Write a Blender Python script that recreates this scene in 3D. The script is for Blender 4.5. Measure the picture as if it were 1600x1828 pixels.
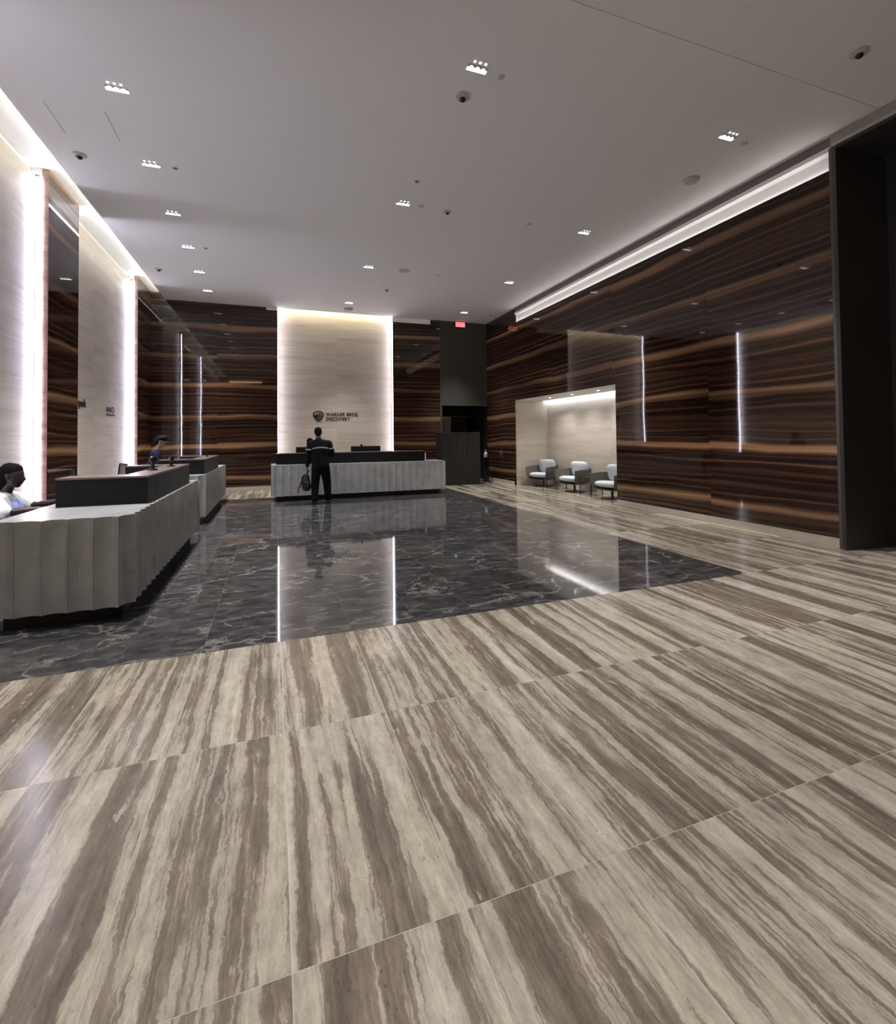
import bpy, bmesh, math, random
from mathutils import Vector, Matrix
from mathutils.bvhtree import BVHTree
random.seed(7)
PI = math.pi
for o in list(bpy.data.objects):
    bpy.data.objects.remove(o)
SC = bpy.context.scene
COL = SC.collection

# ------------------------------------------------------------------ camera
F_PX, CX, CY = 856.33, 800.0, 761.5          # focal length and optical axis in the 1600x1828 frame
YAW, PITCH, ROLL = 0.347434, 0.0223785, -0.010712
CAM_H = 1.5
cam_d = bpy.data.cameras.new('camera')
cam = bpy.data.objects.new('camera', cam_d)
COL.objects.link(cam)
cam_d.sensor_fit = 'HORIZONTAL'
cam_d.sensor_width = 36.0
cam_d.lens = 36.0 * F_PX / 1600.0
cam_d.shift_x = 0.0
cam_d.shift_y = -(914.0 - CY) / 1600.0
cam_d.clip_start = 0.02
cy_, sy_ = math.cos(YAW), math.sin(YAW)
cp_, sp_ = math.cos(PITCH), math.sin(PITCH)
cr_, sr_ = math.cos(ROLL), math.sin(ROLL)
Rz = Matrix(((cy_, -sy_, 0), (sy_, cy_, 0), (0, 0, 1)))
B_ = Matrix(((1, 0, 0), (0, 0, -1), (0, 1, 0)))
Rx = Matrix(((1, 0, 0), (0, cp_, sp_), (0, -sp_, cp_)))
Rr = Matrix(((cr_, -sr_, 0), (sr_, cr_, 0), (0, 0, 1)))
M_ = Rr @ Rx @ B_ @ Rz                        # world -> camera (x right, y down, z forward)
right, up, back = Vector(M_[0]), -Vector(M_[1]), -Vector(M_[2])
cam.matrix_world = Matrix(((right.x, up.x, back.x, 0), (right.y, up.y, back.y, 0), (right.z, up.z, back.z, CAM_H), (0, 0, 0, 1)))
SC.camera = cam

# ------------------------------------------------------------------ world, exposure
W = bpy.data.worlds.new('world')
SC.world = W
W.use_nodes = True
W.node_tree.nodes['Background'].inputs[0].default_value = (0.004, 0.004, 0.005, 1)
W.node_tree.nodes['Background'].inputs[1].default_value = 1.0
SC.view_settings.view_transform = 'Standard'
SC.view_settings.look = 'None'
SC.view_settings.gamma = 1.0
SC.view_settings.use_curve_mapping = False
SC.view_settings.exposure = 0.0
P_SPOT = 650.0        # each ceiling downlight
L_SIDE = 78.0         # vertical strips beside the stone panels
L_COVE = 11.0         # strips in the ceiling coves
L_NICHE = 32.0

# ------------------------------------------------------------------ measured room
H, HC = 5.437, 5.62          # ceiling, cove ceiling
XL_ST, XL_WD, XSL = -3.37, -3.20, -2.83
XR, YB, YST = 6.96, 15.20, 15.44
YF = -4.5
ROWS = [0.12, 0.88, 1.745, 2.61, 3.475, 4.34]

# ------------------------------------------------------------------ node helpers
class NT:
    def __init__(s, name):
        s.m = bpy.data.materials.new(name)
        s.m.use_nodes = True
        s.t = s.m.node_tree
        s.b = s.t.nodes['Principled BSDF']
    def n(s, typ, **kw):
        nd = s.t.nodes.new(typ)
        for k, v in kw.items():
            setattr(nd, k, v)
        return nd
    def l(s, a, b):
        s.t.links.new(a, b)
    def val(s, inp, v):
        if hasattr(v, 'is_output') or isinstance(v, bpy.types.NodeSocket):
            s.l(v, inp)
        else:
            inp.default_value = v
    def math(s, op, a, b=None, c=None):
        nd = s.n('ShaderNodeMath', operation=op)
        s.val(nd.inputs[0], a)
        if b is not None: s.val(nd.inputs[1], b)
        if c is not None: s.val(nd.inputs[2], c)
        return nd.outputs[0]
    def comb(s, x, y, z):
        nd = s.n('ShaderNodeCombineXYZ')
        s.val(nd.inputs[0], x); s.val(nd.inputs[1], y); s.val(nd.inputs[2], z)
        return nd.outputs[0]
    def sep(s, v):
        nd = s.n('ShaderNodeSeparateXYZ')
        s.l(v, nd.inputs[0])
        return nd.outputs
    def noise(s, vec, scale=1.0, detail=2.0, rough=0.5, dist=0.0):
        nd = s.n('ShaderNodeTexNoise')
        s.l(vec, nd.inputs['Vector'])
        nd.inputs['Scale'].default_value = scale
        nd.inputs['Detail'].default_value = detail
        nd.inputs['Roughness'].default_value = rough
        nd.inputs['Distortion'].default_value = dist
        return nd.outputs['Fac']
    def vor(s, vec, scale=1.0, feature='F1'):
        nd = s.n('ShaderNodeTexVoronoi', feature=feature)
        s.l(vec, nd.inputs['Vector'])
        nd.inputs['Scale'].default_value = scale
        return nd.outputs['Distance']
    def ramp(s, fac, stops, interp='LINEAR'):
        nd = s.n('ShaderNodeValToRGB')
        cr = nd.color_ramp
        cr.interpolation = interp
        while len(cr.elements) < len(stops):
            cr.elements.new(0.5)
        for e, (p, c) in zip(cr.elements, stops):
            e.position = p
            e.color = (c, c, c, 1) if isinstance(c, (int, float)) else (c[0], c[1], c[2], 1)
        s.l(fac, nd.inputs[0])
        return nd.outputs[0]
    def mix(s, fac, a, b, mode='MIX'):
        nd = s.n('ShaderNodeMix', data_type='RGBA', blend_type=mode)
        s.val(nd.inputs[0], fac)
        for i, v in ((6, a), (7, b)):
            if isinstance(v, tuple): nd.inputs[i].default_value = (v[0], v[1], v[2], 1)
            else: s.l(v, nd.inputs[i])
        return nd.outputs[2]
    def bump(s, h, strength=0.3, dist=0.01):
        nd = s.n('ShaderNodeBump')
        nd.inputs['Strength'].default_value = strength
        nd.inputs['Distance'].default_value = dist
        s.l(h, nd.inputs['Height'])
        s.l(nd.outputs[0], s.b.inputs['Normal'])
    def obj(s):
        return s.n('ShaderNodeTexCoord').outputs['Object']
    def pos(s):
        return s.n('ShaderNodeNewGeometry').outputs['Position']
    def rnd(s):
        return s.n('ShaderNodeObjectInfo').outputs['Random']
    def fin(s, col=None, rough=None, ior=None, metal=None, spec=None):
        if col is not None:
            if isinstance(col, tuple): s.b.inputs['Base Color'].default_value = (*col, 1)
            else: s.l(col, s.b.inputs['Base Color'])
        if rough is not None: s.val(s.b.inputs['Roughness'], rough)
        if ior is not None: s.b.inputs['IOR'].default_value = ior
        if metal is not None: s.b.inputs['Metallic'].default_value = metal
        return s.m

def plain(name, col, rough=0.5, metal=0.0, ior=1.5, var=0.06, scale=30.0):
    if any(k in name for k in ('jacket', 'uniform', 'trousers', 'hair', 'umber_laminate')): ior = 1.22
    """one colour with a slight grain"""
    t = NT(name)
    n = t.noise(t.obj(), scale, 3)
    c = t.mix(t.math('MULTIPLY', n, 1.0), tuple(max(0, x * (1 - var)) for x in col), tuple(min(1, x * (1 + var)) for x in col))
    return t.fin(c, rough, ior, metal)

def emit(name, col, strength, sample=True):
    t = NT(name)
    t.b.inputs['Base Color'].default_value = (0.8, 0.8, 0.8, 1)
    t.b.inputs['Emission Color'].default_value = (*col, 1)
    t.b.inputs['Emission Strength'].default_value = strength
    if not sample:
        t.m.cycles.emission_sampling = 'NONE'
    return t.m

# ------------------------------------------------------------------ materials
def mat_travertine_floor():
    t = NT('vein_cut_travertine')
    o = t.sep(t.obj()); r = t.rnd()
    u = t.math('ADD', o[0], t.math('MULTIPLY', r, 57.0))
    v = t.math('ADD', o[1], t.math('MULTIPLY', r, 23.0))
    def nz(su, sv, w, det, ro):
        return t.noise(t.comb(t.math('MULTIPLY', u, su), t.math('MULTIPLY', v, sv), w), 1, det, ro)
    n1 = nz(4.0, 1.1, 0.0, 2, .5); n2 = nz(38.0, 17.0, 3.0, 6, .72); n3 = nz(11.0, 3.2, 8.0, 3, .55)
    du = t.math('ADD', t.math('MULTIPLY', n1, 0.06), t.math('ADD', t.math('MULTIPLY', n2, 0.042), t.math('MULTIPLY', n3, 0.030)))
    u2 = t.math('ADD', u, du)
    def nb(su, sv, w, det, ro):
        return t.noise(t.comb(t.math('MULTIPLY', u2, su), t.math('MULTIPLY', v, sv), w), 1, det, ro)
    broad = nb(6.5, 0.20, 1.0, 1.0, .5); mid = nb(19.0, 0.45, 5.0, 2, .55); fine = nb(75.0, 1.8, 9.0, 3, .65); blob = nz(13.0, 3.0, 12.0, 4, .62)
    f = t.math('ADD', t.math('ADD', t.math('MULTIPLY', broad, 0.38), t.math('MULTIPLY', mid, 0.28)),
               t.math('ADD', t.math('MULTIPLY', fine, 0.19), t.math('MULTIPLY', blob, 0.15)))
    f = t.math('ADD', f, t.math('MULTIPLY', t.math('SUBTRACT', t.math('FRACT', t.math('MULTIPLY', r, 17.0)), 0.5), 0.05))
    c = t.ramp(f, [(0.36, (0.098, 0.080, 0.064)), (0.42, (0.155, 0.124, 0.096)), (0.468, (0.21, 0.17, 0.132)),
                   (0.488, (0.255, 0.212, 0.168)), (0.500, (0.385, 0.337, 0.270)), (0.55, (0.455, 0.402, 0.325)), (0.63, (0.56, 0.51, 0.425))])
    cloud = nz(24.0, 7.0, 2.0, 8, .78)
    c = t.mix(1.0, c, t.ramp(cloud, [(0.3, 0.66), (0.7, 1.26)]), 'MULTIPLY')
    isl = nz(9.0, 2.6, 21.0, 6, .66)
    c = t.mix(t.ramp(isl, [(0.635, 0.0), (0.655, 0.8)]), c, t.mix(1.0, t.ramp(cloud, [(0.3, 0.8), (0.7, 1.15)]), (0.42, 0.365, 0.29), 'MULTIPLY'))
    grey = nz(5.0, 0.8, 7.0, 2, .5)
    c = t.mix(t.ramp(grey, [(0.52, 0.0), (0.72, 0.6)]), c, t.mix(1.0, c, (0.80, 0.86, 0.92), 'MULTIPLY'))
    hl = nb(150.0, 1.2, 15.0, 2, .6)
    c = t.mix(t.ramp(hl, [(0.63, 0.0), (0.70, 0.35)]), c, (0.10, 0.085, 0.072))
    pit = t.vor(t.comb(t.math('MULTIPLY', u, 60.0), t.math('MULTIPLY', v, 24.0), 0.0), 1)
    pm = nz(12.0, 2.4, 4.0, 2, .5)
    pits = t.math('MULTIPLY', t.ramp(pit, [(0.08, 1.0), (0.18, 0.0)]), t.ramp(pm, [(0.54, 0.0), (0.66, 1.0)]))
    c = t.mix(t.math('MULTIPLY', pits, 0.75), c, (0.05, 0.042, 0.037))
    t.bump(t.math('MULTIPLY', pits, -1.0), 0.25, 0.002)
    return t.fin(c, 0.19, 1.5)

def mat_dark_marble():
    t = NT('dark_veined_marble')
    o = t.sep(t.obj()); r = t.rnd()
    p = t.comb(t.math('ADD', o[0], t.math('MULTIPLY', r, 91.0)), t.math('ADD', o[1], t.math('MULTIPLY', r, 37.0)), t.math('MULTIPLY', r, 11.0))
    q = t.comb(t.math('MULTIPLY', t.math('ADD', o[0], t.math('MULTIPLY', r, 91.0)), 2.2), t.math('MULTIPLY', t.math('ADD', o[1], t.math('MULTIPLY', r, 37.0)), 5.0), r)
    cl = t.noise(q, 2.0, 4, .6, .8)
    c = t.ramp(cl, [(0.30, (0.026, 0.025, 0.027)), (0.48, (0.052, 0.050, 0.052)), (0.60, (0.085, 0.083, 0.083)), (0.74, (0.15, 0.145, 0.14))])
    red = t.noise(p, 2.0, 3)
    c = t.mix(t.ramp(red, [(0.58, 0.0), (0.72, 0.55)]), c, (0.062, 0.040, 0.037))
    nd = t.n('ShaderNodeTexNoise'); t.l(p, nd.inputs['Vector']); nd.inputs['Scale'].default_value = 3.0; nd.inputs['Detail'].default_value = 5; nd.inputs['Roughness'].default_value = .58
    vm = t.n('ShaderNodeVectorMath', operation='MULTIPLY_ADD')
    p2 = t.comb(t.math('MULTIPLY', t.math('ADD', o[0], t.math('MULTIPLY', r, 91.0)), 0.55), t.math('MULTIPLY', t.math('ADD', o[1], t.math('MULTIPLY', r, 37.0)), 1.5), t.math('MULTIPLY', r, 11.0))
    t.l(nd.outputs['Color'], vm.inputs[0]); vm.inputs[1].default_value = (0.55, 0.75, 0.5); t.l(p2, vm.inputs[2])
    e = t.vor(vm.outputs[0], 1.9, 'DISTANCE_TO_EDGE')
    e2 = t.vor(vm.outputs[0], 6.0, 'DISTANCE_TO_EDGE')
    mk = t.noise(p, 2.1, 3, .6)
    v1 = t.math('MULTIPLY', t.ramp(e, [(0.0, 1.0), (0.007, 0.42), (0.05, 0.0)]), t.ramp(mk, [(0.42, 0.0), (0.56, 1.0)]))
    v2 = t.math('MULTIPLY', t.ramp(e2, [(0.0, 0.35), (0.04, 0.0)]), t.ramp(mk, [(0.36, 0.5), (0.52, 0.0)]))
    v = t.math('MINIMUM', t.math('ADD', v1, v2), 1.0)
    c = t.mix(t.math('MULTIPLY', v, 0.72), c, (0.42, 0.40, 0.385))
    return t.fin(c, 0.05, 1.75)

def mat_wood():
    t = NT('glossy_striped_wood')
    p = t.sep(t.pos()); r = t.rnd()
    al = t.math('ADD', p[0], p[1])
    z = p[2]
    w1 = t.noise(t.comb(t.math('MULTIPLY', al, 0.30), t.math('MULTIPLY', z, 1.2), t.math('MULTIPLY', r, 3.0)), 1, 2)
    w2 = t.noise(t.comb(t.math('MULTIPLY', al, 0.9), t.math('MULTIPLY', z, 6.0), 4.0), 1, 2)
    zz = t.math('ADD', z, t.math('ADD', t.math('MULTIPLY', t.math('SUBTRACT', w1, 0.5), 0.28),
                                 t.math('ADD', t.math('MULTIPLY', t.math('SUBTRACT', w2, 0.5), 0.05), t.math('MULTIPLY', t.math('SUBTRACT', r, 0.5), 0.03))))
    tt = t.math('FRACT', t.math('DIVIDE', t.math('SUBTRACT', zz, 0.015), 0.865))
    D = (0.022, 0.0108, 0.0086); D2 = (0.034, 0.0165, 0.0115); Mb = (0.07, 0.033, 0.019); A = (0.225, 0.125, 0.068); A2 = (0.15, 0.080, 0.043)
    c = t.ramp(tt, [(0.0, D2), (0.05, Mb), (0.10, D), (0.17, D2), (0.20, (0.125, 0.06, 0.031)), (0.225, D2), (0.27, D), (0.32, Mb), (0.35, D2),
                    (0.385, (0.06, 0.027, 0.014)), (0.42, A2), (0.46, A), (0.51, (0.26, 0.147, 0.080)), (0.555, A2), (0.59, D2), (0.65, D), (0.68, (0.12, 0.056, 0.029)), (0.71, D), (0.78, D2),
                    (0.82, (0.105, 0.049, 0.026)), (0.85, D), (0.91, D2), (0.95, Mb), (0.97, D2)])
    s1 = t.noise(t.comb(t.math('MULTIPLY', al, 0.13), t.math('MULTIPLY', zz, 12.0), 2.0), 1, 3, .6)
    c = t.mix(1.0, c, t.ramp(s1, [(0.30, 0.40), (0.47, 0.90), (0.60, 1.25), (0.70, 1.7)]), 'MULTIPLY')
    big = t.noise(t.comb(t.math('MULTIPLY', al, 0.10), t.math('MULTIPLY', z, 1.1), 8.0), 1, 2)
    c = t.mix(1.0, c, t.ramp(big, [(0.32, 0.55), (0.68, 1.5)]), 'MULTIPLY')
    s2 = t.noise(t.comb(t.math('MULTIPLY', al, 0.5), t.math('MULTIPLY', z, 210.0), 6.0), 1, 2, .6)
    c = t.mix(1.0, c, t.ramp(s2, [(0.3, 0.78), (0.7, 1.2)]), 'MULTIPLY')
    wav = t.noise(t.comb(t.math('MULTIPLY', al, 0.8), t.math('MULTIPLY', z, 1.6), 1.0), 1, 1)
    t.bump(wav, 1.0, 0.0012)
    return t.fin(c, 0.03, 1.52)

def mat_stone():
    t = NT('cream_travertine')
    o = t.sep(t.obj()); r = t.rnd()
    al = t.math('ADD', t.math('ADD', o[0], o[1]), t.math('MULTIPLY', r, 61.0))
    z = t.math('ADD', o[2], t.math('MULTIPLY', r, 29.0))
    w = t.noise(t.comb(t.math('MULTIPLY', al, 1.6), t.math('MULTIPLY', z, 5.0), 0.0), 1, 3)
    z2 = t.math('ADD', z, t.math('MULTIPLY', w, 0.06))
    b = t.noise(t.comb(t.math('MULTIPLY', al, 0.35), t.math('MULTIPLY', z2, 5.0), 1.0), 1, 2)
    f = t.noise(t.comb(t.math('MULTIPLY', al, 1.2), t.math('MULTIPLY', z2, 42.0), 2.0), 1, 3, .62)
    k = t.math('ADD', t.math('MULTIPLY', b, 0.5), t.math('MULTIPLY', f, 0.5))
    c = t.ramp(k, [(0.30, (0.39, 0.335, 0.265)), (0.42, (0.53, 0.465, 0.385)), (0.52, (0.60, 0.535, 0.445)), (0.68, (0.68, 0.615, 0.525))])
    pit = t.noise(t.comb(t.math('MULTIPLY', al, 7.0), t.math('MULTIPLY', z2, 90.0), 5.0), 1, 2, .6)
    pits = t.ramp(pit, [(0.63, 0.0), (0.72, 1.0)])
    c = t.mix(t.math('MULTIPLY', pits, 0.45), c, (0.26, 0.215, 0.165))
    h = t.math('SUBTRACT', t.math('MULTIPLY', f, 1.0), t.math('MULTIPLY', pits, 0.6))
    t.bump(h, 0.45, 0.004)
    return t.fin(c, 0.42, 1.5)

def mat_lit_pier_edge():  # dark pier wood with the strip's glow put into a paler, pinkish colour
    t = NT('strip_lit_pier_wood')
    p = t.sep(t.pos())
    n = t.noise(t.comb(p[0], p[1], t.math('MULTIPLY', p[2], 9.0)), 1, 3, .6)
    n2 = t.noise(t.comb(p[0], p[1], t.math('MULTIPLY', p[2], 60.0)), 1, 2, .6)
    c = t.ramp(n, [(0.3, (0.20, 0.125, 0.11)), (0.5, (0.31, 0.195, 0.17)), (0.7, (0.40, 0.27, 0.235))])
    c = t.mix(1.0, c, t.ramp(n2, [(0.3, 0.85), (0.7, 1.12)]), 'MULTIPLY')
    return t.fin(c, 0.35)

def mat_desk_marble():
    t = NT('pale_grey_marble')
    p = t.pos()
    nd = t.n('ShaderNodeTexNoise'); t.l(p, nd.inputs['Vector']); nd.inputs['Scale'].default_value = 2.0; nd.inputs['Detail'].default_value = 4
    vm = t.n('ShaderNodeVectorMath', operation='MULTIPLY_ADD')
    t.l(nd.outputs['Color'], vm.inputs[0]); vm.inputs[1].default_value = (0.9, 0.9, 0.9); t.l(p, vm.inputs[2])
    e = t.vor(vm.outputs[0], 0.9, 'DISTANCE_TO_EDGE')
    mk = t.noise(p, 1.7, 2)
    v = t.math('MULTIPLY', t.ramp(e, [(0.0, 1.0), (0.012, 0.4), (0.035, 0.0)]), t.ramp(mk, [(0.45, 0.0), (0.6, 1.0)]))
    cl = t.noise(p, 3.5, 5, .6)
    c = t.ramp(cl, [(0.3, (0.37, 0.375, 0.37)), (0.6, (0.47, 0.475, 0.47)), (0.8, (0.53, 0.535, 0.53))])
    c = t.mix(t.math('MULTIPLY', v, 0.4), c, (0.20, 0.20, 0.20))
    return t.fin(c, 0.22, 1.5)

def mat_dark_boards():
    t = NT('charcoal_vertical_grain')
    p = t.sep(t.pos())
    a = t.math('ADD', p[0], p[1])
    n = t.noise(t.comb(t.math('MULTIPLY', a, 60.0), t.math('MULTIPLY', p[2], 1.2), 0.0), 1, 3)
    c = t.ramp(n, [(0.3, (0.012, 0.012, 0.014)), (0.7, (0.035, 0.034, 0.036))])
    return t.fin(c, 0.4)

M = dict(
    trav=mat_travertine_floor(), marble=mat_dark_marble(), wood=mat_wood(), stone=mat_stone(), dmarble=mat_desk_marble(), dboard=mat_dark_boards(), pedge_lit=mat_lit_pier_edge(),
    ceil=plain('ceiling_paint', (0.82, 0.805, 0.81), 0.85, var=0.015, scale=3),
    cove=plain('cove_paint', (0.84, 0.84, 0.82), 0.8, var=0.01),
    grout=plain('sand_grout', (0.54, 0.49, 0.41), 0.8), dgrout=plain('dark_grout', (0.10, 0.096, 0.094), 0.7),
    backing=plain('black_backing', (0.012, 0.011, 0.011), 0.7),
    ledge=plain('umber_laminate', (0.013, 0.0125, 0.0125), 0.45), ledgetop=plain('umber_top_laminate', (0.15, 0.108, 0.095), 0.33), fascia_sheen=plain('wood_fascia_ceiling_sheen', (0.17, 0.125, 0.125), 0.3), bronze=plain('dark_bronze', (0.040, 0.035, 0.033), 0.38, ior=1.45),
    olive=plain('dark_olive_paint', (0.06, 0.056, 0.045), 0.6, scale=8), black=plain('black_plastic', (0.012, 0.012, 0.014), 0.35),
    toekick=plain('toe_kick_black', (0.008, 0.008, 0.008), 0.6), trimlight=plain('champagne_metal', (0.46, 0.43, 0.38), 0.45),
    fitting=plain('fitting_grey', (0.50, 0.485, 0.48), 0.5), fitdark=plain('fitting_dark_grey', (0.16, 0.155, 0.155), 0.5),  # second grey is the darker one, for rings and rims
    lens=plain('camera_black', (0.006, 0.006, 0.008), 0.1),
    shell=plain('taupe_fabric', (0.125, 0.117, 0.097), 0.75, var=.15, scale=120), cushion=plain('pale_cushion', (0.56, 0.60, 0.62), 0.85, var=.05, scale=90),
    letter=plain('ink_black_metal', (0.012, 0.011, 0.014), 0.4), lettergrey=plain('ink_grey_metal', (0.09, 0.085, 0.095), 0.4),
    skin1=plain('deep_brown_skin', (0.035, 0.018, 0.012), 0.45), skin2=plain('brown_skin', (0.20, 0.105, 0.07), 0.5),
    hair=plain('black_hair', (0.005, 0.004, 0.005), 0.85, var=.3, scale=200), navy=plain('navy_jacket', (0.011, 0.012, 0.016), 0.75, var=.2, scale=60),
    navy2=plain('dark_blue_uniform', (0.007, 0.010, 0.026), 0.7, var=.2, scale=60), pants=plain('black_trousers', (0.007, 0.007, 0.009), 0.8, var=.2),
    shoe=plain('black_leather', (0.008, 0.008, 0.008), 0.3), shirt=plain('white_shirt', (0.78, 0.79, 0.82), 0.8, var=.04),
    lilac=plain('periwinkle_blouse', (0.25, 0.29, 0.62), 0.8, var=.1), stripe=plain('reflective_grey', (0.60, 0.60, 0.61), 0.5),
    maroon=plain('maroon_nylon', (0.045, 0.012, 0.018), 0.6, var=.2), bagblack=plain('black_nylon', (0.010, 0.010, 0.011), 0.6),
    mesh=plain('grey_chair_mesh', (0.38, 0.40, 0.38), 0.7), bottle=plain('clear_bottle', (0.62, 0.64, 0.66), 0.15), white=plain('white_acrylic', (0.8, 0.8, 0.8), 0.3),
    led=emit('cool_led', (0.78, 0.79, 1.0), L_SIDE), ledbk=emit('cool_back_led', (0.86, 0.84, 1.0), 32.0), ledw=emit('warm_led', (1.0, 0.97, 0.89), L_COVE), ledr=emit('neutral_led', (1.0, 0.93, 0.90), 8.0),
    ledb=emit('warm_grazer_led', (1.0, 0.91, 0.68), 24.0), ledn=emit('niche_led', (0.80, 0.86, 1.0), L_NICHE), slot=emit('slot_diffuser', (1.0, 0.84, 0.78), 0.16, False),
    lamp=emit('downlight_lens', (0.86, 0.95, 1.0), 5.0, False), lampglint=emit('downlight_glint', (0.95, 0.96, 1.0), 2.2, False),
    exitred=emit('exit_red', (1.0, 0.015, 0.012), 1.3), exitpale=emit('exit_panel', (1.0, 0.26, 0.24), 1.0), rearlight=emit('rear_linear', (1.0, 0.62, 0.38), 9.0),
)

M['slot'].node_tree.nodes['Principled BSDF'].inputs['Base Color'].default_value = (0.36, 0.31, 0.29, 1)

# ------------------------------------------------------------------ mesh helpers
class MB:
    def __init__(s):
        s.v, s.f, s.mi = [], [], []
    def add(s, vs, fs, mi=0):
        b = len(s.v)
        s.v += [tuple(x) for x in vs]
        s.f += [tuple(b + i for i in f) for f in fs]
        s.mi += [mi] * len(fs)
        return s
    def box(s, x0, y0, z0, x1, y1, z1, mi=0):
        return s.add([(x0, y0, z0), (x1, y0, z0), (x1, y1, z0), (x0, y1, z0), (x0, y0, z1), (x1, y0, z1), (x1, y1, z1), (x0, y1, z1)],
                     [(0, 3, 2, 1), (4, 5, 6, 7), (0, 1, 5, 4), (1, 2, 6, 5), (2, 3, 7, 6), (3, 0, 4, 7)], mi)
    def prism(s, poly, z0, z1, mi=0):
        n = len(poly)
        return s.add([(x, y, z0) for x, y in poly] + [(x, y, z1) for x, y in poly],
                     [tuple(range(n - 1, -1, -1)), tuple(range(n, 2 * n))] + [(i, (i + 1) % n, n + (i + 1) % n, n + i) for i in range(n)], mi)
    def lathe(s, prof, seg=20, c=(0, 0, 0), mi=0):
        vs, fs = [], []
        for r, z in prof:
            for k in range(seg):
                a = 2 * PI * k / seg
                vs.append((c[0] + r * math.cos(a), c[1] + r * math.sin(a), c[2] + z))
        for i in range(len(prof) - 1):
            for k in range(seg):
                a, b = i * seg + k, i * seg + (k + 1) % seg
                fs.append((a, b, b + seg, a + seg))
        fs.append(tuple(range(seg - 1, -1, -1)))
        fs.append(tuple((len(prof) - 1) * seg + k for k in range(seg)))
        return s.add(vs, fs, mi)
    def tube(s, pts, r, seg=8, mi=0):
        pts = [Vector(p) for p in pts]
        rs = r if isinstance(r, (list, tuple)) else [r] * len(pts)
        vs, fs = [], []
        for i, p in enumerate(pts):
            d = (pts[min(i + 1, len(pts) - 1)] - pts[max(i - 1, 0)]).normalized()
            a = d.cross(Vector((0, 0, 1)) if abs(d.z) < .95 else Vector((1, 0, 0))).normalized()
            b = d.cross(a)
            for k in range(seg):
                t = 2 * PI * k / seg
                vs.append(p + a * (rs[i] * math.cos(t)) + b * (rs[i] * math.sin(t)))
        for i in range(len(pts) - 1):
            for k in range(seg):
                q, w = i * seg + k, i * seg + (k + 1) % seg
                fs.append((q, w, w + seg, q + seg))
        fs.append(tuple(range(seg - 1, -1, -1)))
        fs.append(tuple((len(pts) - 1) * seg + k for k in range(seg)))
        return s.add(vs, fs, mi)
    def mesh(s, name, mats, smooth=False, bevel=0.0, fix=True):
        me = bpy.data.meshes.new(name)
        me.from_pydata(s.v, [], s.f)
        for m in (mats if isinstance(mats, (list, tuple)) else [mats]):
            me.materials.append(m)
        me.polygons.foreach_set('material_index', s.mi)
        bm = bmesh.new(); bm.from_mesh(me)
        if bevel > 0:
            bmesh.ops.bevel(bm, geom=list(bm.edges), offset=bevel, segments=2, affect='EDGES', clamp_overlap=True)
        if fix:
            bmesh.ops.recalc_face_normals(bm, faces=bm.faces)
        bm.to_mesh(me); bm.free()
        if smooth:
            me.polygons.foreach_set('use_smooth', [True] * len(me.polygons))
            try: me.set_sharp_from_angle(angle=math.radians(40))
            except Exception: pass
        me.update()
        return me
    def build(s, name, mats, parent=None, **kw):
        return link(name, s.mesh(name, mats, **kw), parent)

def link(name, me, parent=None):
    o = bpy.data.objects.new(name, me)
    COL.objects.link(o)
    if parent: o.parent = parent
    return o
def tag(o, label, cat, group=None):
    o['label'] = label; o['category'] = cat
    if group: o['group'] = group
    return o
def thing(name, label, cat, loc=(0, 0, 0), rz=0.0, group=None):
    o = bpy.data.objects.new(name, None)
    o.empty_display_size = 0.1
    COL.objects.link(o)
    o.location = loc; o.rotation_euler = (0, 0, rz)
    return tag(o, label, cat, group)
def struct(name, mb, mat, parent=None, **kw):
    o = mb.build(name, mat, parent, **kw)
    if not parent: o['kind'] = 'structure'
    return o
def copy_tree(o, parent=None):
    c = o.copy(); COL.objects.link(c); c.parent = parent
    for ch in o.children: copy_tree(ch, c)
    return c
def box(x0, y0, z0, x1, y1, z1): return MB().box(x0, y0, z0, x1, y1, z1)
def centred(name, x0, y0, z0, x1, y1, z1, mat, parent, bevel=0.0):
    """a box whose origin lies at its centre, so each piece gets its own grain"""
    cx, cy, cz = (x0 + x1) / 2, (y0 + y1) / 2, (z0 + z1) / 2
    o = box(x0 - cx, y0 - cy, z0 - cz, x1 - cx, y1 - cy, z1 - cz).build(name, mat, parent, bevel=bevel)
    o.location = (cx, cy, cz)
    return o

# ------------------------------------------------------------------ floor
floor = struct('floor', box(-3.8, YF - .2, -0.12, 8.6, 17.6, -0.012), M['backing'])
TX, TY, X0, Y0 = 0.5268, 1.175, 0.043, 3.802
GAP = 0.0024
b = box(-3.7, 0.2, -0.012, 8.5, Y0, -0.0006); b.box(X0 + 9 * TX, Y0, -0.012, 8.5, 17.5, -0.0006); b.box(-3.7, Y0 + 8 * TY, -0.012, X0 + 9 * TX, 17.5, -0.0006)
b.build('grout_bed', M['grout'], floor)
box(-3.7, Y0, -0.012, X0 + 9 * TX, Y0 + 8 * TY, -0.0006).build('dark_grout_bed', M['dgrout'], floor)
tm = box(-TX / 2 + GAP / 2, -TY / 2 + GAP / 2, -0.0118, TX / 2 - GAP / 2, TY / 2 - GAP / 2, 0)
me_t = tm.mesh('travertine_tile', M['trav']); me_m = tm.mesh('marble_tile', M['marble'])
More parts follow.
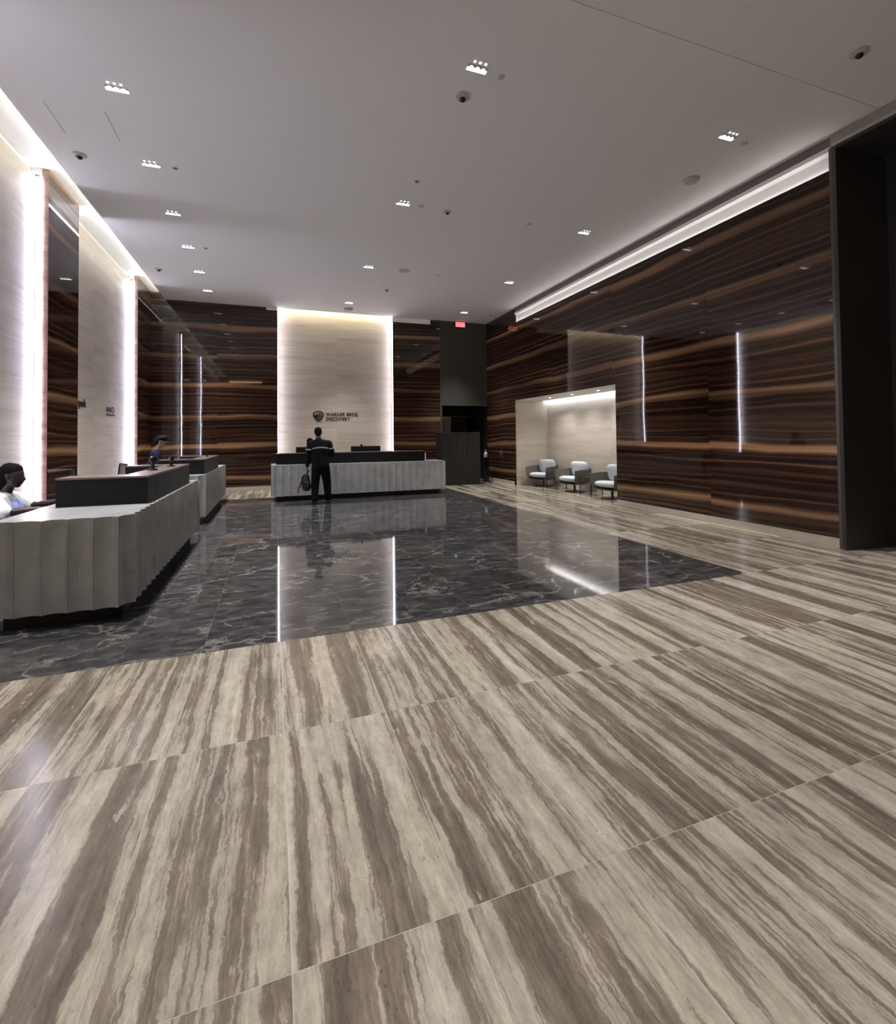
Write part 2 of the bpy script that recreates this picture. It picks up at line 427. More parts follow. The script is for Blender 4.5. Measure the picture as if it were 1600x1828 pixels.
for j in range(-3, 10):
    for k in range(-7, 16):
        xa, ya = X0 + k * TX, Y0 + j * TY
        if xa > 6.6 and not (8.2 < ya + TY and ya < 13.2 and xa < 8.2) and not (ya < 4.1): continue
        if xa > 8.2: continue
        dark = (xa < X0 + 8.9 * TX) and (Y0 - .1 < ya < Y0 + 7.9 * TY)
        if dark and xa < -3.2: continue
        o = link('marble_tile' if dark else 'travertine_tile', me_m if dark else me_t, floor)
        o.location = (xa + TX / 2, ya + TY / 2, 0)
rb = MB()
for j in range(-7, -3):
    for k in range(-7, 13):
        xa, ya = X0 + k * TX, Y0 + j * TY
        rb.box(xa + .0015, ya + .0015, -0.0115, xa + TX - .0015, ya + TY - .0015, 0)
o = rb.build('rear_tiles', M['trav'], floor); o['kind'] = 'stuff'
MB().box(4.9, 15.6, -0.0115, 7.2, 17.5, 0).build('corridor_slab', M['dgrout'], floor)

# ------------------------------------------------------------------ ceiling
ceil = struct('ceiling', box(-3.8, YF - .2, HC, 8.6, 15.7, HC + .1), M['cove'])
box(XSL, YF, H, XR + .02, 3.597, HC).build('ceiling_panel', M['ceil'], ceil)
box(XSL, 3.603, H, XR + .02, YB, HC).build('ceiling_panel', M['ceil'], ceil)

# ------------------------------------------------------------------ wood panel rows
def panel(wall, axis, face, a0, a1, z0, z1, th, sgn):
    g = 0.0015
    if axis == 'x':     # panel normal along x, runs along y
        x0, x1 = sorted((face, face + sgn * th))
        return centred('wood_panel', x0, a0 + g, z0 + g, x1, a1 - g, z1 - g, M['wood'], wall, bevel=0.0)
    y0, y1 = sorted((face, face + sgn * th))
    return centred('wood_panel', a0 + g, y0, z0 + g, a1 - g, y1, z1 - g, M['wood'], wall)

# right wall -------------------------------------------------------
NY0, NY1, NZ, NX = 8.53, 13.17, 2.61, 8.10
wr = MB()
wr.box(XR + .12, 4.2, 0, XR + .18, NY0 - .03, HC); wr.box(XR + .12, NY0 - .03, NZ + .25, XR + .18, NY1 + .03, HC); wr.box(XR + .12, NY1 + .03, 0, XR + .18, YB + .4, HC)
wr.box(XR + .12, YF, 0, XR + .18, .9, HC)
wall_right = struct('wall_right', wr, M['backing'])
cols = [4.16, 6.16, 8.62, 11.08, 13.53, YB + .02]
for i in range(5):
    for z0, z1 in ((2.61, 3.475), (3.475, 4.34)):
        panel(wall_right, 'x', XR, cols[i], cols[i + 1], z0, z1, .035, 1)
for a, c in ((4.16, 6.16), (6.16, NY0 - .001), (NY1 + .001, YB + .02)):
    for z0, z1 in ((.12, .88), (.88, 1.745), (1.745, 2.61)):
        panel(wall_right, 'x', XR, a, c, z0, z1, .035, 1)
CE = 13.06
for a, c in ((4.16, 6.16), (6.16, 8.62), (8.62, 11.08), (11.08, CE)):
    panel(wall_right, 'x', XR, a, c, 4.34, 5.0, .035, 1)
    centred('fascia', XR, a + .0015, 5.302, XR + .035, c - .0015, H, M['fascia_sheen'], wall_right)  # ceiling reflection on the wood fascia put into a lighter base colour
panel(wall_right, 'x', XR, CE, YB + .02, 4.34, H, .035, 1)
for a, c in ((YF, -1.5), (-1.5, 1.0)):
    for z0, z1 in ((.12, 1.745), (1.745, 3.475), (3.475, H)):
        panel(wall_right, 'x', XR, a, c, z0, z1, .035, 1)
# lit slot along the top of the right wall
trim_1 = struct('trim_1', box(XR + .10, 4.16, 4.95, XR + .11, CE, 5.30), M['cove'])
for a, c in ((4.16, 6.16), (6.16, 8.62), (8.62, 11.08), (11.08, CE)):
    box(XR - .02, a + .002, 5.24, XR + .10, c - .002, 5.30).build('light_shelf', M['cove'], trim_1)
box(XR + .04, 4.2, 4.96, XR + .075, CE - .02, 4.985).build('led_strip', M['ledr'], trim_1)
box(XR + .036, CE, 4.95, XR + .10, CE + .01, 5.30).build('slot_end', M['cove'], trim_1)
bb = struct('baseboard_right', box(XR - .012, 4.16, 0, XR + .03, NY0, .118), M['backing'])
for a, c in ((4.16, 5.0), (5.0, 6.18), (6.18, 7.35), (7.35, NY0)):
    centred('travertine_strip', XR - .014, a + .001, 0.001, XR + .025, c - .001, .119, M['stone'], bb)
bb2 = struct('baseboard_corner', box(XR - .012, NY1 + .03, 0, XR + .03, YB, .118), M['backing'])
centred('travertine_strip', XR - .014, NY1 + .03, 0.001, XR + .025, YB, .119, M['stone'], bb2)

# niche ------------------------------------------------------------
wn = MB()
wn.box(NX + .03, NY0 - .1, 0, NX + .1, NY1 + .1, 2.9); wn.box(XR + .19, NY1 + .03, 0, NX + .03, NY1 + .1, 2.9); wn.box(XR + .19, NY0 - .1, 0, NX + .03, NY0 - .03, 2.9)
wall_niche = struct('wall_niche', wn, M['backing'])
for a, c in ((NY0, 10.1), (10.1, 11.65), (11.65, NY1)):
    centred('stone_panel', NX, a + .001, 0, NX + .03, c - .001, 2.85, M['stone'], wall_niche)
centred('stone_panel', XR + .037, NY1, 0, NX + .03, NY1 + .03, 2.85, M['stone'], wall_niche)
centred('stone_panel', XR + .037, NY0 - .03, 0, NX + .03, NY0, 2.85, M['stone'], wall_niche)
nc = MB(); nc.box(XR + .002, NY0, NZ, NX - .13, NY1, NZ + .04); nc.box(XR + .02, NY0, 2.80, NX + .03, NY1, 2.85)
wall_niche_c = struct('ceiling_niche', nc, M['ceil'])
box(NX - .128, NY0 + .02, NZ + .03, NX - .118, NY1 - .02, NZ + .075).build('led_strip', M['ledn'], wall_niche_c)

# left wall --------------------------------------------------------
wl = box(-3.60, YF, 0, -3.43, YB + .4, HC)
wall_left = struct('wall_left', wl, M['cove'])
piers = [3.75, 8.79, 13.83]; PL = 1.19
segs = [(YF, 3.75), (4.94, 8.79), (9.98, 13.83)]
for a, c in segs:
    n = max(1, round((c - a) / 1.29))
    for i in range(n):
        ya, yb = a + (c - a) * i / n, a + (c - a) * (i + 1) / n
        for z0, z1 in ((0, 1.82), (1.82, 3.66), (3.66, 5.50)):
            centred('stone_panel', -3.43, ya + .0008, z0 + .0008, XL_ST, yb - .0008, z1 - .0008, M['stone'], wall_left)
for y0 in piers:
    y1 = y0 + PL if y0 < 13 else YB + .02
    wc = box(-3.43, y0 + .03, 0, XL_WD - .04, y1 - .01, HC); wc.build('pier_core', M['backing'], wall_left)
    rows = [0, .88, 1.745, 2.61, 3.475, 4.34, 5.20, HC]
    for i in range(len(rows) - 1):
        panel(wall_left, 'x', XL_WD, y0, y1, rows[i], rows[i + 1], .035, -1)
        g = .0015
        centred('wood_panel', XL_WD - .085, y0 + .0005, rows[i] + g, XL_WD - .036, y0 + .03, rows[i + 1] - g, M['pedge_lit'], wall_left)
        centred('lit_edge', XL_WD - .0355, y0 - .0015, rows[i] + g, XL_WD - .0005, y0 + .0013, rows[i + 1] - g, M['pedge_lit'], wall_left)  # thin skin carrying the same painted glow over the panel edge
    centred('stone_return', XL_ST + .0008, y0 + .008, 0, XL_WD - .10, y0 + .03, 5.50, M['stone'], wall_left)
    box(XL_WD - .099, y0 - .010, .05, XL_WD - .087, y0 + .007, 5.49).build('led_strip', M['led'], wall_left)
    box(XL_ST - .05, y0 + .005, 5.52, XL_WD - .087, y0 + .0295, HC).build('pier_cap', M['cove'], wall_left)
    if y1 < YB:
        box(XL_WD - .099, y1 + .0005, .05, XL_WD - .087, y1 + .022, 5.49).build('led_strip', M['led'], wall_left)
        box(-3.43, y1 - .01, 0, XL_WD - .036, y1, HC).build('pier_side', M['wood'], wall_left)
trim_2 = struct('trim_2', box(XSL - .03, YF + .1, H, XSL - .0005, YB - .1, H + .008), M['cove'])
box(XSL - .014, YF + .1, H + .012, XSL - .004, YB - .15, H + .07).build('led_strip', M['ledw'], trim_2)

# back wall --------------------------------------------------------
SX0, SX1, DX = 0.10, 3.62, 5.24
wb = MB(); wb.box(-3.43, YB + .04, 0, SX0, YB + .10, HC); wb.box(SX1, YB + .04, 0, DX, YB + .10, HC); wb.box(SX0 - .06, YST + .03, 0, SX1 + .06, YST + .10, HC)
wb.box(SX0 - .06, YB + .09, 0, SX0, YST + .03, HC, 1); wb.box(SX1, YB + .09, 0, SX1 + .06, YST + .03, HC, 1)
wall_back = struct('wall_back', wb, [M['backing'], M['cove']])
for a, c in ((XL_WD, -1.54), (-1.54, SX0)):
    for z0, z1 in zip(ROWS, ROWS[1:] + [5.30]):
        panel(wall_back, 'y', YB, a, c, z0, z1, .035, 1)
panel(wall_back, 'y', YB, XL_WD, XSL, 5.303, HC, .035, 1)
panel(wall_back, 'y', YB, XSL, -1.54, 5.303, H, .035, 1); panel(wall_back, 'y', YB, -1.54, SX0, 5.303, H, .035, 1)
for z0, z1 in zip(ROWS, ROWS[1:] + [5.28]):
    panel(wall_back, 'y', YB, SX1, DX, z0, z1, .035, 1)
panel(wall_back, 'y', YB, 4.92, DX, 5.283, H, .035, 1)
trim_3 = struct('trim_3', box(SX1, YB + .02, 5.283, 4.918, YB + .035, H), M['slot'])
trim_4 = struct('trim_4', box(-.22, YB - .006, 5.36, SX0, YB - .001, H - .01), M['slot'])
zs = [0.0, 1.82, 3.66, HC]
for a, c in ((SX0, 1.86), (1.86, SX1)):
    for i in range(3):
        centred('stone_panel', a + .0008, YST, zs[i] + .0008, c - .0008, YST + .03, zs[i + 1] - .0008, M['stone'], wall_back)
for xx in (SX0 + .0005, SX1 - .0145):
    box(xx, YB + .042, .05, xx + .014, YB + .062, 5.58).build('led_strip', M['ledbk'], wall_back)
box(SX0 + .03, YB + .012, HC - .03, SX1 - .03, YB + .05, HC - .012).build('led_strip', M['ledb'], wall_back)
bk = struct('baseboard_back', box(XL_WD, YB - .012, 0, SX0, YB + .03, .118), M['backing'])
for a, c in ((XL_WD, -1.6), (-1.6, -.4), (-.4, SX0)):
    centred('travertine_strip', a + .001, YB - .014, .001, c - .001, YB + .025, .119, M['stone'], bk)

# dark wall section with the corridor below ------------------------------
OZ = 2.57
wd = MB(); wd.box(DX + .001, YB + .0, OZ, XR + .04, YB + .12, HC); wd.box(DX + .001, YB, 0, DX + .06, YB + .12, OZ)
wall_dark = struct('wall_corridor', wd, M['olive'])
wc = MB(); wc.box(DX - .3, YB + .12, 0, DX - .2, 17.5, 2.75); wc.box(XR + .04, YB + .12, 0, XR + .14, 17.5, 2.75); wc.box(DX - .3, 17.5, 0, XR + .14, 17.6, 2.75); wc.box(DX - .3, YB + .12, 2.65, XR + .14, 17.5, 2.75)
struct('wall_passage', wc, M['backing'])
dr = MB(); dr.box(DX + .08, 16.0, 2.22, XR - .02, 16.05, 2.26); dr.box(6.43, 16.0, 0, 6.47, 16.05, 2.22); dr.box(DX + .08, 16.0, 0, DX + .12, 16.05, 2.22)
door_2 = struct('door_2', dr, M['bronze'])
gl = NT('dark_glass'); gl.b.inputs['Transmission Weight'].default_value = 1.0
gm = gl.fin((0.25, 0.27, 0.28), 0.02, 1.45)
box(DX + .12, 16.02, 0.02, 6.43, 16.03, 2.22).build('glass_pane', gm, door_2)

# portal in the right wall ---------------------------------------------
dp = MB()
dp.prism([(6.865, 4.06), (6.90, 4.155), (6.96, 4.155), (7.02, 4.20), (7.70, 4.20), (7.70, 3.955)], 0, 5.235)
door_1 = struct('door_1', dp, M['bronze'])
MB().prism([(6.885, 4.10), (6.889, 4.155), (6.958, 4.158), (6.958, 4.12)], 0, 5.25).build('frame_edge', plain('brushed_frame_edge', (0.085, 0.08, 0.072), 0.4), door_1)
box(6.87, 1.0, 5.20, 7.70, 4.06, 5.24).build('soffit', M['bronze'], door_1)
box(6.865, 1.0, 5.245, 6.955, 4.10, 5.285).build('header_lip', M['trimlight'], door_1)
box(6.93, 1.0, 5.286, 6.99, 4.155, H).build('header_band', plain('header_taupe', (0.33, 0.32, 0.29), 0.5), door_1)
box(7.70, .8, 0, 7.78, 4.3, 5.3).build('door_leaf', M['dboard'], door_1)
box(6.87, .92, 0, 7.70, 1.0, 5.24).build('jamb', M['bronze'], door_1)

# wall behind the camera -------------------------------------------------
wf = struct('wall_front', box(-3.6, YF - .1, 0, XR + .1, YF, HC), plain('entrance_wall_paint', (0.20, 0.17, 0.15), 0.6))
rear_linear_light = struct('rear_linear_light', box(-2.8, YF + .001, 5.30, -.8, YF + .04, 5.36), M['rearlight'])  # linear light out of view, inferred from its reflection in the wood

# ------------------------------------------------------------------ ceiling fittings
def spot(name, loc, power, half, blend, radius, col, parent):
    d = bpy.data.lights.new(name, 'SPOT')
    d.energy = power; d.spot_size = 2 * half; d.spot_blend = blend; d.shadow_soft_size = radius; d.color = col
    o = bpy.data.objects.new(name, d); COL.objects.link(o); o.parent = parent; o.location = loc
    return o
fr = MB()
fr.box(-.125, -.058, -.004, .125, -.048, 0); fr.box(-.125, .05, -.004, .125, .06, 0); fr.box(-.125, -.048, -.004, -.113, .05, 0); fr.box(.113, -.048, -.004, .125, .05, 0)
me_fr = fr.mesh('frame', M['ceil'])
me_ln = MB().prism([(-.112, .002), (.112, .002), (.112, .048), (-.112, .048)], -.003, -.001).mesh('lens', M['lamp'])
me_bk = MB().box(-.113, -.048, -.002, .113, .05, 0).mesh('baffle', plain('baffle_grey', (.42, .41, .41), .5))
me_dt = MB().lathe([(.013, -.006), (.013, -.002)], 12).mesh('lamp', M['lampglint'])
me_rd = MB().lathe([(.024, -.0045), (.024, -.002)], 14).mesh('reflector', M['lamp'])
ordn = ['first', 'second', 'third', 'fourth', 'fifth', 'sixth', 'seventh']
def downlight(x, y, label):
    t = thing('ceiling_downlight', label, 'downlight', (x, y, H), 0, 'three-lamp recessed downlights in the ceiling')
    link('frame', me_fr, t); link('baffle', me_bk, t); link('lens', me_ln, t)
    for i in (-1, 0, 1):
        o = link('lamp', me_dt, t); o.location = (i * .062, -.085, 0)  # glowing dots stand for the lamps' reflections outside the opening
        o = link('reflector', me_rd, t); o.location = (i * .068, .0, 0)
    spot('downlight_beam', (0, .01, -.02), P_SPOT, math.radians(33.5), .85, .05, (1.0, .985, .965), t)
for i, y in enumerate([6.21, 7.79, 9.37, 10.91, 12.46, 13.98]):
    downlight(-1.65, y, 'square white downlight in the ceiling row over the side desks, %s from the camera' % ordn[i])
for i, y in enumerate([4.62, 7.75, 10.91, 14.0]):
    downlight(2.05, y, 'square white downlight in the middle ceiling row, %s from the camera' % ordn[i])
    downlight(5.66, y, 'square white downlight in the right ceiling row, %s from the camera' % ordn[i])
for x in (-1.65, 2.05, 5.66):      # rows behind the viewpoint carry on with the same spacing
    for y in ((4.62, 1.49, -1.64) if x < 0 else (1.49, -1.64)):
        t = bpy.data.objects.new('ceiling_downlight', None); COL.objects.link(t); t.location = (x, y, H)
        tag(t, 'ceiling downlight behind the viewpoint, %s row, %s back' % ({-1.65: 'left', 2.05: 'middle', 5.66: 'right'}[x], {4.62: 'one place', 1.49: 'two places', -1.64: 'three places'}[y]), 'downlight', 'downlights behind the viewpoint')
        link('frame', me_fr, t); link('lens', me_ln, t)
        spot('downlight_beam', (0, .01, -.02), P_SPOT, math.radians(33.5), .85, .05, (1.0, .985, .965), t)

def dome(x, y, label, s=1.0):
    t = thing('dome_camera', label, 'camera', (x, y, H), 0, 'dome cameras on the ceiling')
    MB().lathe([(.085 * s, 0), (.085 * s, -.012 * s), (.06 * s, -.03 * s), (.055 * s, -.03 * s)], 24).build('housing', M['fitting'], t, smooth=True); hsg = t.children[0]
    MB().lathe([(.036 * s, -.029 * s), (.034 * s, -.045 * s), (.022 * s, -.060 * s), (.004, -.064 * s)], 20).build('dome_lens', M['lens'], hsg, smooth=True)
dome(2.055, 5.06, 'dark dome camera just beyond the nearest middle-row downlight')
dome(-2.51, 7.83, 'dark dome camera near the bright left cove, before the wood pier')
dome(5.70, 3.12, 'dark dome camera in the upper right corner of the ceiling')
dome(-2.49, 12.53, 'small dome camera by the far end of the left cove', .9)
dome(2.85, 7.78, 'small dome camera right of the second middle-row downlight', .8)
dome(2.81, 12.44, 'small dome camera above the wall lettering, right of the far middle row', .8)
def disc(name, x, y, r, h, label, cat, ring=True):
    t = thing(name, label, cat, (x, y, H))
    MB().lathe([(r, 0), (r, -h * .6), (r * .85, -h)], 24).build('cover', M['fitting'], t, smooth=True)
    MB().lathe([(r * 1.22, 0), (r * 1.22, -.004)], 24).build('base_ring', M['fitdark' if ring else 'fitting'], t)
disc('smoke_detector', 6.06, 5.58, .10, .05, 'round white smoke detector over the right wood wall', 'detector', False)
disc('ceiling_speaker', 2.89, 10.88, .11, .012, 'round flat speaker grille beside the third middle-row downlight', 'speaker', False)
disc('smoke_detector', 2.12, 14.63, .12, .07, 'round detector on the ceiling in front of the lit stone panel', 'detector')
for x, y, lb in ((3.73, 10.93, 'small round sprinkler cap right of the ceiling speaker'), (-1.34, 7.78, 'small round sprinkler cap beside the second downlight over the side desks'),
                 (2.07, 7.0, 'small round sprinkler cap before the second middle-row downlight'), (-1.32, 10.87, 'small round sprinkler cap beside the fourth downlight over the side desks'),
                 (2.343, 4.64, 'small round sprinkler cap right of the nearest middle-row downlight'), (2.36, 7.735, 'small round sprinkler cap right of the second middle-row downlight'),
                 (4.45, 7.757, 'small round sprinkler cap between the middle and right downlight rows'), (6.60, 14.06, 'small round sprinkler cap in the far right ceiling corner'),
                 (6.0, 4.645, 'small round sprinkler cap right of the nearest right-row downlight')):
    t = thing('sprinkler', lb, 'sprinkler', (x, y, H), 0, 'sprinkler caps on the ceiling')
    MB().lathe([(.042, 0), (.042, -.005)], 16).build('cap', M['fitting'], t)
    MB().lathe([(.03, -.005), (.024, -.010)], 14).build('rim', M['fitdark' if x == 2.07 or x > 6.5 or x < 0 else 'fitting'], t)
for i, (x, ya, yb) in enumerate(((-2.505, 6.72, 7.33), (-1.90, 6.70, 7.30))):
    o = box(x - .006, ya, H - .003, x + .006, yb, H).build('ceiling_slot', M['fitting'])
    tag(o, 'thin dark access-panel line in the ceiling, %s' % ('nearer the left cove' if i == 0 else 'below the nearest left downlight'), 'panel line')
sp = thing('passage_downlight', 'tiny lit downlight inside the dark corridor opening', 'downlight', (5.95, 15.75, 2.65))
MB().lathe([(.03, 0), (.03, -.01)], 12).build('lens', M['lamp'], sp)

# exit sign ------------------------------------------------------------
def text_mesh(txt, size, depth, mat, name):
    cu = bpy.data.curves.new('t', 'FONT'); cu.body = txt; cu.size = size; cu.extrude = depth; cu.resolution_u = 3; cu.offset = .009
    to = bpy.data.objects.new('t', cu); COL.objects.link(to)
    bpy.context.view_layer.update()
    me = bpy.data.meshes.new_from_object(to.evaluated_get(bpy.context.evaluated_depsgraph_get()))
    bpy.data.objects.remove(to)
    me.name = name; me.materials.clear(); me.materials.append(mat)
    xs = [v.co.x for v in me.vertices]; ys = [v.co.y for v in me.vertices]
    return me, min(xs), max(xs), min(ys), max(ys)
def put_text(txt, x0, x1, z0, z1, y, mat, name, parent, depth=.006, wall='back', bold=0.0):
    """lettering that fills a given rectangle on the back wall (or on the left wall, running along y)"""
    me, a, b_, c, d = text_mesh(txt, 1.0, depth, mat, name)
    sx, sz = (x1 - x0) / (b_ - a), (z1 - z0) / (d - c)
    for v in me.vertices:
        X, Z, D = x0 + (v.co.x - a) * sx, z0 + (v.co.y - c) * sz, v.co.z
        v.co = (X, y - D, Z) if wall == 'back' else (y + D, X, Z)
    me.flip_normals() if False else None
    me.update()
    return link(name, me, parent)
ex = thing('exit_sign', 'red lit EXIT sign high on the dark wall above the corridor', 'exit sign', (5.96, YB, 5.26))
box(-.19, -.075, -.03, .19, -.001, .165).build('housing', M['black'], ex)
ex_face = box(-.168, -.079, -.012, .168, -.0755, .148).build('face', M['exitpale'], ex)
put_text('EXIT', -.15, .15, .008, .128, -.080, M['exitred'], 'letters', ex_face, .002)
box(-.01, -.05, .165, .01, -.03, H - 5.26).build('bracket', M['black'], ex)

# ------------------------------------------------------------------ wall lettering
sg = thing('wall_lettering', 'black raised shield emblem and two-line company name on the lit stone panel', 'sign', (0, YST, 0))
def shield(cx, cz, w, h, k):
    pts = []
    up_ = [(-.5, .24), (-.42, .34), (-.27, .44), (0, .5), (.27, .44), (.42, .34), (.5, .24)]
    lo = [(.46, .02), (.36, -.19), (.20, -.38), (.06, -.475), (0, -.5), (-.06, -.475), (-.20, -.38), (-.36, -.19), (-.46, .02)]
    for x, z in up_ + lo: pts.append((cx + x * w * k, cz + z * h * k))
    return pts
A_ = shield(1.288, 2.195, .335, .345, 1.0); B2 = shield(1.288, 2.197, .335, .345, .80); n = len(A_)
ring = MB()
vs = [(x, -.014, z) for x, z in A_] + [(x, -.014, z) for x, z in B2] + [(x, -.001, z) for x, z in A_] + [(x, -.001, z) for x, z in B2]
fs = []
for i in range(n):
    j = (i + 1) % n
    fs += [(i, j, n + j, n + i), (2 * n + i, 3 * n + i, 3 * n + j, 2 * n + j), (i, 2 * n + i, 2 * n + j, j), (n + i, n + j, 3 * n + j, 3 * n + i)]
ring.add(vs, fs); ring.build('shield_outline', M['letter'], sg)
wv = MB()
def bar(mb, p, q, w):
    (x0, z0), (x1, z1) = p, q
    dx, dz = x1 - x0, z1 - z0; L = math.hypot(dx, dz); nx, nz = -dz / L * w / 2, dx / L * w / 2
    c4 = [(x0 + nx, z0 + nz), (x1 + nx, z1 + nz), (x1 - nx, z1 - nz), (x0 - nx, z0 - nz)]
    mb.add([(x, -.014, z) for x, z in c4] + [(x, -.001, z) for x, z in c4], [(0, 1, 2, 3), (4, 7, 6, 5), (0, 4, 5, 1), (1, 5, 6, 2), (2, 6, 7, 3), (3, 7, 4, 0)])
cxl, czl = 1.288, 2.197
for p, q in (((-.115, .045), (-.075, -.06)), ((-.075, -.06), (-.065, .07)), ((-.065, .07), (-.022, -.115)), ((-.022, -.115), (-.022, .085))):
    bar(wv, (cxl + p[0], czl + p[1]), (cxl + q[0], czl + q[1]), .026)
wv.build('letter_w', M['letter'], sg)
bv = MB()
for p, q in (((.022, .085), (.022, -.115)), ((.022, .075), (.085, .065)), ((.085, .065), (.092, .03)), ((.092, .03), (.03, .0)), ((.05, .0), (.105, -.015)), ((.105, -.015), (.075, -.075)), ((.075, -.075), (.022, -.11))):
    bar(bv, (cxl + p[0], czl + p[1]), (cxl + q[0], czl + q[1]), .026)
bv.build('letter_b', M['letter'], sg)
put_text('WARNER', 1.535, 2.11, 2.205, 2.315, -.007, M['letter'], 'first_word', sg)
put_text('BROS.', 2.165, 2.535, 2.205, 2.315, -.007, M['letter'], 'second_word', sg)
put_text('DISCOVERY', 1.53, 2.265, 2.062, 2.172, -.007, M['letter'], 'third_word', sg)
s2 = thing('wall_lettering', 'dark cursive letters on the left stone wall, cut off by the wood pier', 'sign', (XL_ST, 0, 0))
put_text('epak', 10.42, 10.90, 2.09, 2.29, .007, M['letter'], 'word', s2, wall='left')
s3 = thing('wall_lettering', 'small grey two-line emblem on the left stone wall near the bright strip', 'sign', (XL_ST, 0, 0))
g3 = MB()
for i in range(5): g3.box(.001, 12.09 + i * .055, 2.13, .01, 12.13 + i * .055, 2.225)
g3.build('upper_letters', M['lettergrey'], s3)
r3 = MB()
for i in range(16):
    a0, a1 = 2 * PI * i / 16, 2 * PI * (i + 1) / 16
    pts = [(12.50 + rr * 1.35 * math.cos(a), 2.18 + rr * math.sin(a)) for rr, a in ((.045, a0), (.075, a0), (.075, a1), (.045, a1))]
    r3.add([(.01, y, z) for y, z in pts] + [(.001, y, z) for y, z in pts], [(0, 1, 2, 3), (7, 6, 5, 4), (0, 4, 5, 1), (2, 6, 7, 3)])
r3.build('ring', M['lettergrey'], s3)
box(.001, 12.09, 2.05, .01, 12.63, 2.085).build('lower_line', M['letter'], s3)

# ------------------------------------------------------------------ reception desks
ZT, ZB = .872, .125
def scallop(p, q, d, n=7):
    (x0, y0), (x1, y1) = p, q
    L = math.hypot(x1 - x0, y1 - y0); ux, uy = (x1 - x0) / L, (y1 - y0) / L; nx, ny = -uy, ux      # left of travel = inward
    ts = [0, .03, .08, .18, .34, .5, .66, .82, .92, .97]
    hs = [1 - abs(2 * k - 1) ** 2.2 for k in ts]
    return [(x0 + ux * L * k + nx * d * h, y0 + uy * L * k + ny * d * h) for k, h in zip(ts, hs)]
def run(p, q, n):
    return [(p[0] + (q[0] - p[0]) * i / n, p[1] + (q[1] - p[1]) * i / n) for i in range(n)]
def fluted_desk(label, corners, counts, inner, ledge_parts, toe, loc):
    """corners run anticlockwise (interior on the left); each stretch is split into flutes"""
    t = thing('reception_desk', label, 'desk', loc)
    ox, oy = loc[0], loc[1]
    cusp = []
    for i, n in enumerate(counts):
        cusp += run(corners[i], corners[i + 1], n)
    cusp.append(corners[-1])
    outline = []
    for i in range(len(cusp) - 1):
        p, q = cusp[i], cusp[i + 1]
        sc = scallop(p, q, .034)
        outline += sc
        L = math.hypot(q[0] - p[0], q[1] - p[1]); ux, uy = (q[0] - p[0]) / L, (q[1] - p[1]) / L; nx, ny = -uy, ux
        e_ = .0010
        sc = [(p[0] + ux * e_ + (x - p[0]) * (1 - 2 * e_ / L), p[1] + uy * e_ + (y - p[1]) * (1 - 2 * e_ / L)) for x, y in sc]
        poly = sc + [(q[0] - ux * e_, q[1] - uy * e_), (q[0] + nx * .06, q[1] + ny * .06), (p[0] + nx * .06, p[1] + ny * .06)]
        MB().prism([(x - ox, y - oy) for x, y in poly], ZB, ZT - .018).build('flute', M['dmarble'], t)
    outline += [cusp[-1]] + inner
    MB().prism([(x - ox, y - oy) for x, y in outline], ZT - .0178, ZT).build('countertop', M['dmarble'], t)
    MB().prism([(x - ox, y - oy) for x, y in toe], 0, ZB).build('toe_kick', M['toekick'], t)
    ins = [(x - ox, y - oy) for x, y in toe]
    MB().prism(ins, ZB + .0005, ZT - .0185).build('carcass', M['backing'], t)
    lg = MB()
    for (x0, y0, x1, y1) in ledge_parts:
        lg.box(x0 - ox, y0 - oy, ZT + .001, x1 - ox, y1 - oy, 1.13)
    lgo = lg.build('transaction_screen', M['ledge'], t)
    cp = MB()
    for (x0, y0, x1, y1) in ledge_parts:
        cp.box(x0 - ox - .004, y0 - oy - .004, 1.1305, x1 - ox + .004, y1 - oy + .004, 1.148)
    cp.build('ledge_top', M['ledgetop'], lgo)
    return t
XI = -2.05
fluted_desk('nearest fluted marble reception desk on the left with dark raised ledge',
            [(XI - .03, 4.68), (-1.215, 4.68), (-1.115, 4.80), (-1.115, 8.52), (XI - .03, 8.52)], [5, 1, 21, 5],
            [(XI - .03, 8.52), (XI - .03, 4.68)][:1],
            [(-1.95, 5.55, -1.195, 5.90), (-1.45, 5.905, -1.195, 7.80), (-1.95, 7.805, -1.195, 8.06)],
            [(-2.03, 4.82), (-1.30, 4.82), (-1.235, 4.90), (-1.235, 8.40), (-2.03, 8.40)], (XI + .45, 6.6, 0))
fluted_desk('second fluted marble reception desk on the left, in front of the capped officer',
            [(XI - .03, 9.45), (-1.26, 9.45), (-1.155, 9.57), (-1.155, 13.30), (XI - .03, 13.30)], [5, 1, 21, 5],
            [(XI - .03, 13.30)],
            [(-1.95, 9.85, -1.215, 10.15), (-1.46, 10.155, -1.215, 11.90), (-1.95, 11.905, -1.215, 12.15)],
            [(-2.03, 9.59), (-1.34, 9.59), (-1.275, 9.67), (-1.275, 13.18), (-2.03, 13.18)], (XI + .45, 11.4, 0))
fluted_desk('wide fluted marble reception desk at the back below the lit stone panel',
            [(-.08, 13.15), (-.08, 12.24), (-.02, 12.17), (4.235, 12.17), (4.36, 12.27), (4.36, 13.15)], [5, 1, 23, 1, 5],
            [(4.36, 13.15)],
            [(.04, 12.50, 3.84, 12.80)],
            [(.03, 13.05), (.03, 12.38), (.08, 12.29), (4.12, 12.29), (4.24, 12.38), (4.24, 13.05)], (2.1, 12.6, 0))
box(3.845, 12.48, ZT + .001, 3.87, 12.72, 1.09).build('acrylic_stand', M['white'])
tag(bpy.data.objects['acrylic_stand'], 'thin upright white acrylic stand at the right end of the back desk ledge', 'stand')

